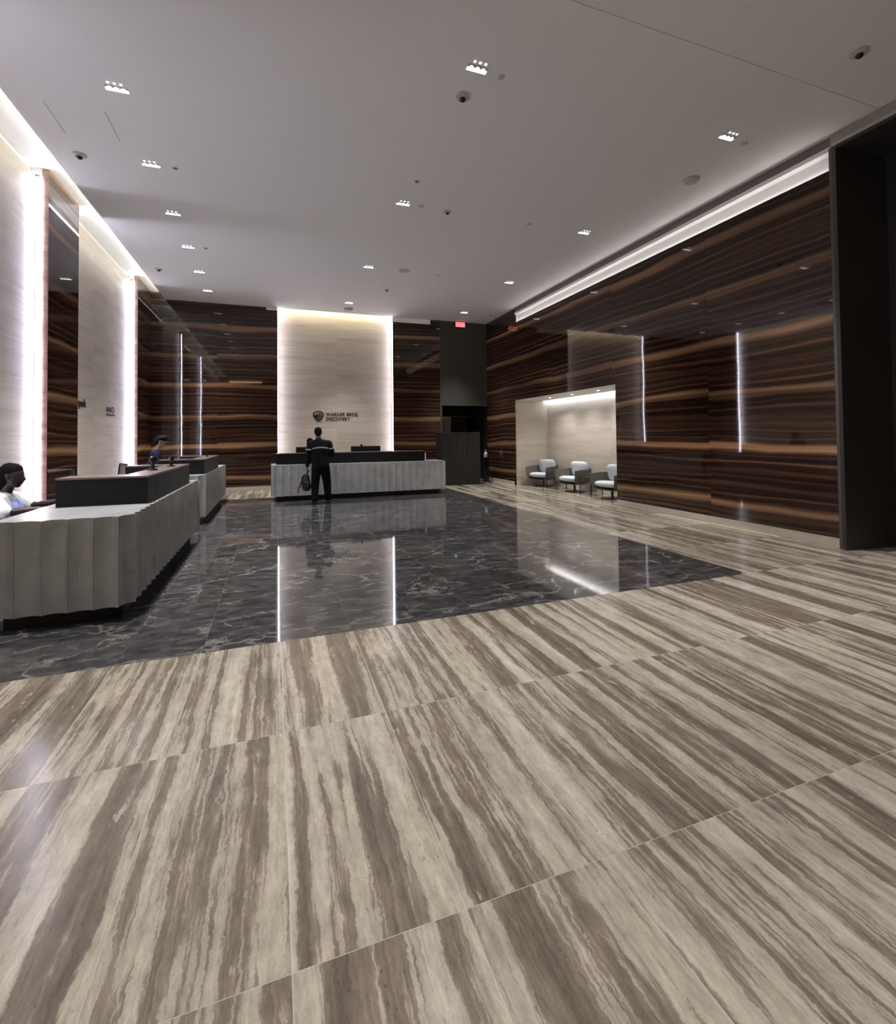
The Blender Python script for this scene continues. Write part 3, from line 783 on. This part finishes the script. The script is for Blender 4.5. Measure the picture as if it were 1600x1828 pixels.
# things on the desks
def monitor(x, y, w, label, camera):
    t = thing('monitor', label, 'monitor', (x, y, ZT + .001), 0, 'monitors on the back desk')
    scr = box(-w / 2, -.02, .15, w / 2, .02, .415).build('screen', M['black'], t, bevel=.004)
    box(-.03, -.002, .01, .03, .03, .2).build('stand', M['black'], t)
    box(-.14, -.09, 0, .14, .09, .012).build('foot', M['black'], t)
    if camera:
        MB().lathe([(.03, 0), (.034, .02), (.02, .05), (.005, .055)], 14, (-.12, 0, .4155)).build('webcam', M['lens'], scr, smooth=True)
monitor(.92, 13.0, .80, 'wide black monitor on the back desk behind the standing man', False)
monitor(2.33, 13.0, .80, 'wide black monitor with a webcam on the back desk, under the lettering', True)
def scanner(x, y, label, s):
    t = thing('badge_reader', label, 'reader', (x, y, 1.149), .5, 'small black devices on the desk ledges')
    MB().lathe([(.06 * s, 0), (.06 * s, .012), (.03 * s, .02)], 18).build('foot', M['black'], t, smooth=True)
    MB().tube([(0, 0, .015), (0, 0, .08 * s), (.008, 0, .11 * s)], [.026 * s, .024 * s, .028 * s], 12).build('stem', M['black'], t, smooth=True)
    hd = MB(); hd.lathe([(.004, 0), (.035 * s, .008), (.044 * s, .04 * s), (.036 * s, .068 * s), (.004, .076 * s)], 16, (.008, 0, .095 * s)); hd.build('head', M['lens'], t, smooth=True)
scanner(-1.36, 6.55, 'black rounded badge reader on the nearest desk ledge', .95)
scanner(-1.31, 7.35, 'black rounded badge reader on the far end of the nearest desk ledge', .8)
scanner(-1.33, 11.2, 'tiny black badge reader on the second desk ledge', .5)

# ------------------------------------------------------------------ corridor cabinet, sanitiser
cab = thing('dark_cabinet', 'tall charcoal wood-grain cabinet standing before the dark corridor', 'cabinet', (5.5, 14.4, 0))
box(-.60, -.30, 0, .69, .28, 1.63).build('body', M['backing'], cab)
for i, (a, c) in enumerate(((-.60, -.17), (-.17, .20), (.20, .69))):
    box(a + .002, -.32, .02, c - .002, -.3005, 1.645).build('board', M['dboard'], cab)
box(-.605, -.322, 1.646, .695, .285, 1.66).build('top', M['dboard'], cab)
st = thing('sanitiser_stand', 'slim black stand between the dark cabinet and the wood wall', 'stand', (6.68, 14.75, 0))
box(-.12, -.12, 0, .12, .12, .02).build('base', M['black'], st); box(-.10, -.05, .0205, .10, .05, .80).build('column', M['black'], st); box(-.11, -.09, .8005, .11, .09, .815).build('shelf', M['black'], st)
bo = thing('sanitiser_bottle', 'clear pump bottle on the slim black stand', 'bottle', (6.68, 14.75, .8155))
MB().lathe([(.06, 0), (.065, .02), (.065, .13), (.03, .17), (.02, .18)], 16).build('body', M['bottle'], bo, smooth=True); bo_b = bo.children[0]
pm = MB().lathe([(.02, .1805), (.02, .215), (.008, .216), (.008, .24)], 12); pm.box(-.06, -.008, .24, .012, .008, .252); pm.build('pump', M['white'], bo_b)

# ------------------------------------------------------------------ lounge chairs and tables in the niche
def cushion_mesh(w, d, h, name, mat, p=4.0, n=22):
    mb = MB(); vs = []; fs = []
    for i in range(n + 1):
        ph = -PI / 2 + PI * i / n
        for k in range(2 * n):
            th = PI * k / n
            f = lambda c, e: math.copysign(abs(c) ** e, c)
            e = 2 / p
            vs.append((w / 2 * f(math.cos(ph), .55) * f(math.cos(th), e), d / 2 * f(math.cos(ph), .55) * f(math.sin(th), e), h / 2 * f(math.sin(ph), .9)))
    for i in range(n):
        for k in range(2 * n):
            a, c = i * 2 * n + k, i * 2 * n + (k + 1) % (2 * n)
            fs.append((a, c, c + 2 * n, a + 2 * n))
    mb.add(vs, fs)
    return mb.mesh(name, mat, smooth=True)
me_seat = cushion_mesh(.64, .66, .16, 'seat_cushion', M['cushion']); me_back = cushion_mesh(.60, .42, .17, 'back_cushion', M['cushion'], 5)
def shell_mesh():
    path = []
    for y in (.36, .24, .12, 0, -.12): path.append((.385, y, 1))
    for k in range(1, 8):
        a = PI / 2 * k / 8
        path.append((.385 - .2 + .2 * math.cos(a), -.16 - .2 * math.sin(a), 1))
    for x in (.12, 0.0): path.append((x, -.37, 1))
    path = path + [(-x, y, q) for x, y, q in reversed(path[:-1])]
    n = len(path)
    lv = [(0, .52), (.018, .70), (.06, .85), (.13, .94), (.27, .985), (.41, 1.0)]
    mb = MB(); vs = []
    def topz(x, y):
        s = max(0, min(1, (y + .05) / .42))
        return .41 - .03 * s * s + (.02 if y < -.3 else 0)
    for side in (0, 1):
        for dz, k in lv:
            for x, y, _ in path:
                kk = k - (.075 if side else 0)
                z = .20 + (dz / .41) * topz(x, y) + (.025 if side and dz < .02 else 0)
                vs.append((x * kk, (y + .02) * kk - .02, z))
    L = len(lv); fs = []
    for side in (0, 1):
        b0 = side * L * n
        for i in range(L - 1):
            for k in range(n - 1):
                fs.append((b0 + i * n + k, b0 + i * n + k + 1, b0 + (i + 1) * n + k + 1, b0 + (i + 1) * n + k))
        fs.append(tuple(b0 + k for k in range(n)))
    for k in range(n - 1):
        fs.append(((L - 1) * n + k, (L - 1) * n + k + 1, L * n + (L - 1) * n + k + 1, L * n + (L - 1) * n + k))
    for e in (0, n - 1):
        for i in range(L - 1):
            fs.append((i * n + e, (i + 1) * n + e, L * n + (i + 1) * n + e, L * n + i * n + e))
    fs.append((0, n - 1, L * n + n - 1, L * n))
    mb.add(vs, fs)
    return mb.mesh('shell', M['shell'], smooth=True)
me_shell = shell_mesh()
def lounge(x, y, rz, label):
    t = thing('lounge_chair', label, 'armchair', (x, y, 0), rz, 'swivel lounge chairs in the lit niche')
    link('shell', me_shell, t)
    o = link('seat_cushion', me_seat, t); o.location = (0, .03, .34); o.rotation_euler = (math.radians(4), 0, 0)
    o = link('back_cushion', me_back, t); o.location = (0, -.20, .60); o.rotation_euler = (math.radians(78), 0, 0)
    MB().lathe([(.035, .02), (.03, .03), (.03, .19), (.06, .205)], 16).build('post', M['black'], t, smooth=True)
    MB().lathe([(.27, 0), (.27, .012), (.04, .02)], 32).build('base_disc', M['black'], t, smooth=True)
lounge(7.60, 12.62, math.radians(110), 'taupe swivel armchair with pale cushions at the left end of the niche')
lounge(7.62, 11.05, math.radians(99), 'taupe swivel armchair with pale cushions in the middle of the niche')
lounge(7.57, 9.45, math.radians(99), 'taupe swivel armchair half hidden by the right edge of the niche')
def side_table(x, y, label):
    t = thing('side_table', label, 'table', (x, y, 0), .12, 'slim dark side tables between the lounge chairs')
    box(-.20, -.20, .44, .20, .20, .455).build('table_top', M['black'], t)
    for sx in (-1, 1):
        for sy in (-1, 1):
            box(sx * .19 - .009, sy * .19 - .009, .0, sx * .19 + .009, sy * .19 + .009, .4395).build('leg', M['black'], t)
side_table(7.58, 11.86, 'slim dark side table between the left and middle armchairs')
side_table(7.56, 10.25, 'slim dark side table between the middle and right armchairs')
for i, y in enumerate((11.93, 10.83, 9.74)):
    t = thing('niche_downlight', 'round bright downlight in the niche ceiling, %s' % ('leftmost of three', 'middle of three', 'rightmost of three')[i], 'downlight', (7.44, y, NZ), 0, 'niche ceiling downlights')
    MB().lathe([(.05, 0), (.05, -.006), (.038, -.006)], 18).build('trim_ring', M['white'], t)
    MB().lathe([(.036, -.0062), (.034, -.009)], 16).build('lens', M['lamp'], t)
    spot('niche_beam', (0, 0, -.03), 70, math.radians(66), 1.0, .035, (1.0, .98, .97), t)

# ------------------------------------------------------------------ office chairs
def office_chair(x, y, rz, label, meshback=True, h=1.0):
    t = thing('office_chair', label, 'chair', (x, y, 0), rz)
    o = link('seat', cushion_mesh(.50, .48, .09, 'seat', M['navy2' if not meshback else 'black'], 5, 14), t); o.location = (0, 0, .45)
    fm = MB(); n = 12
    prof = [(-.21, 0), (-.23, .25), (-.20, .48), (.20, .48), (.23, .25), (.21, 0)]
    fm.tube([(px, -.24 - .10 * pz, .55 * h + pz * h) for px, pz in prof + prof[:1]], .018, 8)
    bk_ = fm.build('back_frame', M['black'], t, smooth=True)
    vs = [(px * .96, -.24 - .10 * pz - d, .55 * h + pz * h) for d in (0, .012) for px, pz in prof]
    MB().add(vs, [(0, 1, 2, 3, 4, 5), (11, 10, 9, 8, 7, 6)] + [(i, (i + 1) % 6, 6 + (i + 1) % 6, 6 + i) for i in range(6)]).build('back_panel', M['mesh' if meshback else 'navy2'], bk_)
    MB().tube([(0, -.10, .42), (0, -.25, .44), (0, -.265, .60)], .022, 8).build('back_stay', M['black'], t)
    MB().lathe([(.03, .09), (.03, .41)], 14).build('gas_lift', M['black'], t)
    for k in range(5):
        a = 2 * PI * k / 5
        MB().tube([(0, 0, .10), (.30 * math.cos(a), .30 * math.sin(a), .065)], [.028, .016], 8).build('base_arm', M['black'], t); arm_ = t.children[-1]
        MB().lathe([(.01, -.028), (.028, -.015), (.028, .015), (.01, .028)], 12).build('caster', M['black'], arm_).matrix_local = Matrix.Translation((.31 * math.cos(a), .31 * math.sin(a), .0285)) @ Matrix.Rotation(PI / 2, 4, 'X') if False else Matrix.Translation((.31 * math.cos(a), .31 * math.sin(a), .0285))
    for s_ in (-1, 1):
        MB().tube([(s_ * .24, -.05, .44), (s_ * .29, -.05, .50), (s_ * .29, -.04, .66)], .014, 8).build('arm_post', M['black'], t)
        box(s_ * .29 - .035, -.14, .661, s_ * .29 + .035, .12, .685).build('arm_pad', M['black'], t, bevel=.008)
    return t
office_chair(-2.54, 8.90, math.radians(116), 'empty office chair with a grey mesh back beyond the nearest desk', True, 1.09)
office_chair(-2.73, 6.33, -PI / 2, 'dark blue office chair under the seated receptionist', False, .86)

# ------------------------------------------------------------------ people
ICO = None
def ico_pts():
    global ICO
    if ICO is None:
        bm = bmesh.new(); bmesh.ops.create_icosphere(bm, subdivisions=2, radius=1.0)
        ICO = [v.co.copy() for v in bm.verts]; bm.free()
    return ICO
def hull(balls):
    bm = bmesh.new()
    for c, r in balls:
        r = (r, r, r) if isinstance(r, (int, float)) else r
        for p in ico_pts():
            bm.verts.new((c[0] + p.x * r[0], c[1] + p.y * r[1], c[2] + p.z * r[2]))
    res = bmesh.ops.convex_hull(bm, input=bm.verts)
    dele = [g for g in res['geom_interior'] if isinstance(g, bmesh.types.BMVert)]
    if dele: bmesh.ops.delete(bm, geom=dele, context='VERTS')
    loose = [v for v in bm.verts if not v.link_faces]
    if loose: bmesh.ops.delete(bm, geom=loose, context='VERTS')
    me = bpy.data.meshes.new('h'); bm.to_mesh(me); bm.free()
    vs = [v.co.copy() for v in me.vertices]; fs = [tuple(p.vertices) for p in me.polygons]
    bpy.data.meshes.remove(me)
    return vs, fs
def fuse(name, prims, mats, parent, voxel=.010, smooth=6):
    """overlapping volumes fused into one continuous skin; each face keeps the material of the volume it came from"""
    mb = MB(); trees = []
    for mk, balls in prims:
        vs, fs = hull(balls)
        mb.add(vs, fs); trees.append((mk, BVHTree.FromPolygons(vs, fs)))
    me = mb.mesh(name, list(mats.values()))
    ob = link('tmp', me)
    m = ob.modifiers.new('r', 'REMESH'); m.mode = 'VOXEL'; m.voxel_size = voxel; m.use_smooth_shade = True
    s = ob.modifiers.new('s', 'SMOOTH'); s.factor = .5; s.iterations = smooth
    bpy.context.view_layer.update()
    out = bpy.data.meshes.new_from_object(ob.evaluated_get(bpy.context.evaluated_depsgraph_get()))
    bpy.data.objects.remove(ob)
    out.name = name; out.materials.clear()
    keys = list(mats)
    for k in keys: out.materials.append(mats[k])
    mi = []
    for p in out.polygons:
        best, bk_ = 1e9, 0
        for mk, tr in trees:
            d = tr.find_nearest(p.center)[3]
            if d is not None and d < best: best, bk_ = d, keys.index(mk)
        mi.append(bk_)
    out.polygons.foreach_set('material_index', mi)
    out.polygons.foreach_set('use_smooth', [True] * len(out.polygons))
    return link(name, out, parent)
V = Vector
def hand(pr, w, d, nrm, curl, side, s=1.0):
    """palm, four fingers of unequal length and a thumb; w wrist, d pointing direction, nrm back of the hand"""
    w, d, nrm = V(w), V(d).normalized(), V(nrm).normalized()
    sd = d.cross(nrm).normalized() * side
    nrm = -d.cross(sd).normalized() * side if False else nrm
    pr.append(('skin', [(w, .026 * s), (w + d * .05 * s + sd * .02 * s, .021 * s), (w + d * .08 * s + sd * .026 * s, .017 * s), (w + d * .08 * s - sd * .028 * s, .016 * s)]))
    for i, (off, ln) in enumerate(((.03, .070), (.010, .080), (-.011, .074), (-.031, .058))):
        p0 = w + d * .085 * s + sd * off * s
        d1 = (d * math.cos(curl) - nrm * math.sin(curl)).normalized()
        d2 = (d * math.cos(2.0 * curl) - nrm * math.sin(2.0 * curl)).normalized()
        p1 = p0 + d1 * ln * .55 * s; p2 = p1 + d2 * ln * .5 * s
        pr.append(('skin', [(p0, .0105 * s), (p1, .0095 * s)])); pr.append(('skin', [(p1, .0095 * s), (p2, .008 * s)]))
    t0 = w + d * .03 * s + sd * .03 * s; t1 = t0 + (d * .6 + sd * .7 - nrm * .3).normalized() * .045 * s; t2 = t1 + (d * .9 + sd * .1 - nrm * .4).normalized() * .032 * s
    pr.append(('skin', [(t0, .0135 * s), (t1, .011 * s)])); pr.append(('skin', [(t1, .011 * s), (t2, .009 * s)]))
def head(pr, c, f, s=1.0, up_=(0, 0, 1)):
    """skull with brow, nose, lips, chin and ears; c centre of the head, f facing direction"""
    c, f, u = V(c), V(f).normalized(), V(up_).normalized()
    r = f.cross(u).normalized(); u = r.cross(f).normalized()
    P = lambda a, b_, h: c + r * a * s + f * b_ * s + u * h * s
    pr.append(('skin', [(P(0, -.022, .035), .083 * s), (P(0, .018, .035), .076 * s), (P(0, .03, -.035), .058 * s), (P(0, .052, -.085), .030 * s), (P(.03, .015, -.06), .034 * s), (P(-.03, .015, -.06), .034 * s)]))
    pr.append(('skin', [(P(0, .088, .012), .011 * s), (P(0, .108, -.022), .0135 * s), (P(.013, .092, -.026), .010 * s), (P(-.013, .092, -.026), .010 * s)]))
    pr.append(('skin', [(P(.03, .082, .022), .012 * s), (P(-.03, .082, .022), .012 * s)]))
    pr.append(('skin', [(P(.018, .083, -.056), .010 * s), (P(-.018, .083, -.056), .010 * s), (P(0, .09, -.056), .012 * s)]))
    for k in (-1, 1):
        pr.append(('skin', [(P(k * .078, -.012, .015), .014 * s), (P(k * .083, -.022, .018), .013 * s), (P(k * .078, -.012, -.018), .010 * s)]))
    return P
def eyes(P, parent, s=1.0):
    for k in (-1, 1):
        mb = MB(); vs, fs = hull([(P(k * .031, .083, .006), (.011 * s, .008 * s, .008 * s))]); mb.add(vs, fs); mb.build('eye', M['lens'], parent, smooth=True)

# standing man at the back desk, seen from behind
man = thing('person', 'man standing at the back desk with his back turned, dark jacket with a pale stripe', 'person', (1.0, 11.45, 0))
pr = []
hc = V((-.05, -.01, 1.635))
P = head(pr, hc, (.12, 1, -.12))
pr.append(('skin', [(hc + V((0, -.02, -.07)), .056), (V((-.04, -.025, 1.45)), .062)]))
pr.append(('jacket', [(V((-.04, -.03, 1.47)), .075), (V((-.04, -.01, 1.46)), .07)]))
pr.append(('jacket', [(V((-.20, -.02, 1.39)), .075), (V((.15, -.02, 1.39)), .075), (V((-.03, -.03, 1.44)), (.13, .09, .06)), (V((-.02, 0, 1.22)), (.215, .14, .10))]))
pr.append(('jacket', [(V((-.02, 0, 1.24)), (.215, .14, .10)), (V((-.01, 0, 1.02)), (.205, .145, .08)), (V((0, 0, .88)), (.21, .15, .06))]))
pr.append(('pants', [(V((0, 0, .88)), (.185, .125, .06)), (V((-.09, 0, .80)), .10), (V((.10, .02, .80)), .10)]))
for s_, hipx, kn, an, yaw in ((-1, -.09, (-.12, -.01, .48), (-.135, -.08, .085), -.10), (1, .10, (.15, .06, .48), (.175, .06, .085), .25)):
    pr.append(('pants', [(V((hipx, .01, .82)), .118), (V(kn), .096)])); pr.append(('pants', [(V(kn), .096), (V((an[0], an[1] - .005, .13)), .078), (V((an[0], an[1] + .01, .09)), .072)]))
    tx, ty = math.sin(yaw), math.cos(yaw)
    pr.append(('shoe', [((an[0], an[1] - .05, .042), .040), ((an[0], an[1], .055), .045), ((an[0] + tx * .16, an[1] + ty * .16, .034), .032), ((an[0] + tx * .10, an[1] + ty * .10, .036), .042)]))
# left arm hangs and holds the backpack, right arm is bent onto the ledge
sl, el, wl_ = V((-.225, -.02, 1.385)), V((-.272, -.01, 1.12)), V((-.285, .06, .90))
pr.append(('jacket', [(sl, .082), (el, .066)])); pr.append(('jacket', [(el, .066), (wl_, .050)]))
sr, er, wr_ = V((.185, -.02, 1.385)), V((.275, .02, 1.12)), V((.23, .27, 1.10))
pr.append(('jacket', [(sr, .082), (er, .068)])); pr.append(('jacket', [(er, .068), (wr_, .050)]))
hand(pr, wl_ + V((-.005, .01, -.04)), (-.1, .1, -1), (-1, 0, .1), .9, 1)
hand(pr, wr_ + V((-.01, .04, .0)), (-.25, 1, .05), (0, 0, 1), .35, -1)
fuse('body', pr, dict(skin=M['skin2'], jacket=M['navy'], pants=M['pants'], shoe=M['shoe']), man, .010)
hb = MB(); vs, fs = hull([(P(0, -.03, .045), .088), (P(0, .012, .062), .076), (P(0, -.05, -.01), .070)]); hb.add(vs, fs); hb.build('hair', M['hair'], man, smooth=True)
sb = MB()
def ribbon(mb, pts, h):
    n = len(pts)
    vs = [(x, y, z + dz) for dz in (-h / 2, h / 2) for x, y, z in pts] + [(x, y + .012, z + dz) for dz in (-h / 2, h / 2) for x, y, z in pts]
    fs = [(i, i + 1, n + i + 1, n + i) for i in range(n - 1)] + [(2 * n + i, 3 * n + i, 3 * n + i + 1, 2 * n + i + 1) for i in range(n - 1)]
    fs += [(i, 2 * n + i, 2 * n + i + 1, i + 1) for i in range(n - 1)] + [(n + i, n + i + 1, 3 * n + i + 1, 3 * n + i) for i in range(n - 1)]
    mb.add(vs, fs)
ribbon(sb, [(-.185, -.118, 1.272), (-.12, -.136, 1.29), (-.04, -.146, 1.298), (.04, -.146, 1.30), (.12, -.136, 1.29), (.17, -.121, 1.275)], .028)
sb.build('back_stripe', M['stripe'], man)
for pts in ([(-.335, -.05, 1.262), (-.31, -.085, 1.256), (-.262, -.098, 1.254), (-.215, -.085, 1.256)], [(.195, -.082, 1.262), (.24, -.088, 1.272), (.285, -.075, 1.282), (.306, -.03, 1.288)]):
    q = MB(); ribbon(q, pts, .026); q.build('sleeve_stripe', M['stripe'], man)

bag = thing('backpack', 'black and maroon backpack hanging from the standing man\'s left hand', 'backpack', (.668, 11.42, 0))
pr = [('nylon', [((0.02, .02, .66), (.055, .06, .04)), ((0, .02, .54), (.10, .085, .06)), ((.02, .02, .40), (.11, .09, .075)), ((.025, .02, .36), (.09, .08, .06))])]
fuse('body', pr, dict(nylon=M['maroon']), bag, .012, 4)
pk = MB(); vs, fs = hull([((0.02, -.06, .50), (.06, .025, .03)), ((.02, -.065, .39), (.075, .03, .05))]); pk.add(vs, fs); pk.build('front_pocket', M['bagblack'], bag, smooth=True)
MB().tube([(.02, .02, .68), (.045, .05, .76), (.055, .085, .80), (.062, .05, .76), (.05, .03, .69)], .010, 6).build('carry_handle', M['bagblack'], bag, smooth=True)
MB().tube([(-.02, 0, .69), (-.08, -.02, .62), (-.10, -.03, .50), (-.155, -.03, .38), (-.175, -.03, .27)], [.016, .018, .016, .012, .008], 6).build('strap', M['bagblack'], bag, smooth=True)
MB().tube([(-.09, -.01, .48), (-.13, -.02, .43), (-.115, -.02, .38)], .009, 6).build('strap', M['bagblack'], bag, smooth=True)

def simple_person(name_label, loc, rz, hc, f, sh, hipz, cols, arms, lean=(0, 0), legs='stand', cap=False, hs=1.0):
    t = thing('person', name_label, 'person', loc, rz)
    pr = []
    hc = V(hc); P = head(pr, hc, f, hs)
    nb = V((lean[0], lean[1], sh + .05))
    pr.append(('skin', [(hc + V((0, -.02, -.06)), .054), (nb, .060)]))
    lx, ly = lean
    pr.append(('top', [(V((-.17 + lx, ly, sh)), .070), (V((.17 + lx, ly, sh)), .070), (V((lx, ly, sh + .03)), (.11, .085, .05)), (V((lx * .6, ly * .6 + .02, sh - .22)), (.185, .13, .09))]))
    pr.append(('top', [(V((lx * .6, ly * .6 + .02, sh - .22)), (.185, .13, .09)), (V((0, 0, hipz + .10)), (.18, .13, .08)), (V((0, 0, hipz)), (.18, .13, .06))]))
    if legs == 'stand':
        pr.append(('pants', [(V((0, 0, hipz)), (.175, .12, .07)), (V((-.09, 0, hipz - .06)), .095), (V((.09, 0, hipz - .06)), .095)]))
        for s_ in (-1, 1):
            pr.append(('pants', [(V((s_ * .09, 0, hipz - .04)), .095), (V((s_ * .10, .02, hipz * .53)), .072)])); pr.append(('pants', [(V((s_ * .10, .02, hipz * .53)), .072), (V((s_ * .10, 0, .09)), .052)]))
            pr.append(('shoe', [((s_ * .10, -.04, .04), .038), ((s_ * .10, 0, .05), .042), ((s_ * .115, .15, .032), .030)]))
    else:
        for s_ in (-1, 1):
            pr.append(('pants', [(V((s_ * .09, 0, hipz)), .095), (V((s_ * .13, .42, hipz + .02)), .075)])); pr.append(('pants', [(V((s_ * .13, .42, hipz + .02)), .072), (V((s_ * .13, .40, .09)), .050)]))
            pr.append(('shoe', [((s_ * .13, .36, .04), .038), ((s_ * .13, .40, .05), .042), ((s_ * .14, .55, .032), .030)]))
    for (s_, e, w, hd, curl, sleeve) in arms:
        s0 = V((s_ * .195 + lx, ly, sh - .01)); e, w = V(e), V(w)
        if sleeve == 'short':
            m_ = s0.lerp(e, .93)
            pr.append(('top', [(s0, .080), (m_, .074)])); pr.append(('skin', [(s0.lerp(e, .8), .048), (e, .046)])); pr.append(('skin', [(e, .044), (w, .030)]))
        else:
            pr.append(('top', [(s0, .076), (e, .060)])); pr.append(('top', [(e, .058), (w, .044)]))
        hand(pr, w + (w - e).normalized() * .02, hd, (0, 0, 1), curl, -s_)
    fuse('body', pr, dict(skin=cols[0], top=cols[1], pants=M['pants'], shoe=M['shoe']), t, .009 if legs != 'stand' else .011)
    eyes(P, t, hs)
    hb = MB(); vs, fs = hull([(P(0, -.035, .04), .090 * hs), (P(0, .004, .066), .078 * hs), (P(0, -.055, -.02), .072 * hs)]); hb.add(vs, fs); hb.build('hair', M['hair'], t, smooth=True)
    if cap:
        cb = MB(); vs, fs = hull([(P(0, -.015, .095), (.105, .105, .03)), (P(0, -.01, .125), (.10, .10, .02))]); cb.add(vs, fs)
        c_ = cb.build('cap', M['navy2'], t, smooth=True)
        vb = MB(); vs, fs = hull([(P(.05, .085, .075), .010), (P(-.05, .085, .075), .010), (P(.025, .135, .062), .008), (P(-.025, .135, .062), .008)]); vb.add(vs, fs); vb.build('visor', M['black'], c_, smooth=True)
    return t, P

# receptionist seated behind the nearest desk (faces the desk, +x)
t, P = simple_person('seated receptionist in a white short-sleeved shirt behind the nearest desk', (-2.70, 6.33, 0), -PI / 2, (.02, .11, 1.135), (.0, 1, -.10), .90, .56,
    (M['skin1'], M['shirt']), [(1, (.25, .14, .785), (.18, .40, .80), (-.2, 1, -.02), .3, 'short'), (-1, (-.25, .15, .79), (-.15, .42, .835), (.1, 1, .02), .3, 'short')], (0, .03), 'sit')
lb = MB(); vs, fs = hull([((.05, .135, .80), (.05, .05, .05)), ((-.05, .135, .80), (.05, .05, .05)), ((.06, .12, .70), (.06, .06, .04)), ((-.06, .12, .70), (.06, .06, .04)), ((0, .12, .88), (.06, .03, .03))])
lb.add(vs, fs); lb.build('blouse_front', M['lilac'], t, smooth=True)
hb = MB(); vs, fs = hull([(P(0, -.06, -.02), .078), (P(0, -.075, -.10), .055), (P(0, -.03, .06), .088)]); hb.add(vs, fs); hb.build('hair_bun', M['hair'], t, smooth=True)

# officer behind the second desk, head bowed towards it
simple_person('officer in a dark blue jacket and cap behind the second desk, head bowed', (-2.32, 10.85, 0), -PI / 2 + .25, (.0, .20, 1.46), (.0, 1, -.55), 1.24, .86,
    (M['skin2'], M['navy2']), [(1, (.30, .12, 1.02), (.20, .34, .99), (-.1, 1, .0), .3, 'long'), (-1, (-.29, .14, 1.02), (-.17, .36, 1.0), (.1, 1, 0), .3, 'long')], (0, .12), 'stand', True)
# receptionist behind the back desk, mostly hidden by the man
simple_person('person behind the back desk, only the dark head showing beside the man\'s shoulder', (.905, 13.52, 0), PI, (.0, .06, 1.385), (-.15, 1, -.25), 1.16, .78,
    (M['skin1'], M['navy']), [(1, (.26, .10, .95), (.17, .30, .93), (-.1, 1, .0), .3, 'long'), (-1, (-.26, .10, .95), (-.17, .30, .93), (.1, 1, 0), .3, 'long')], (0, .03), 'stand')
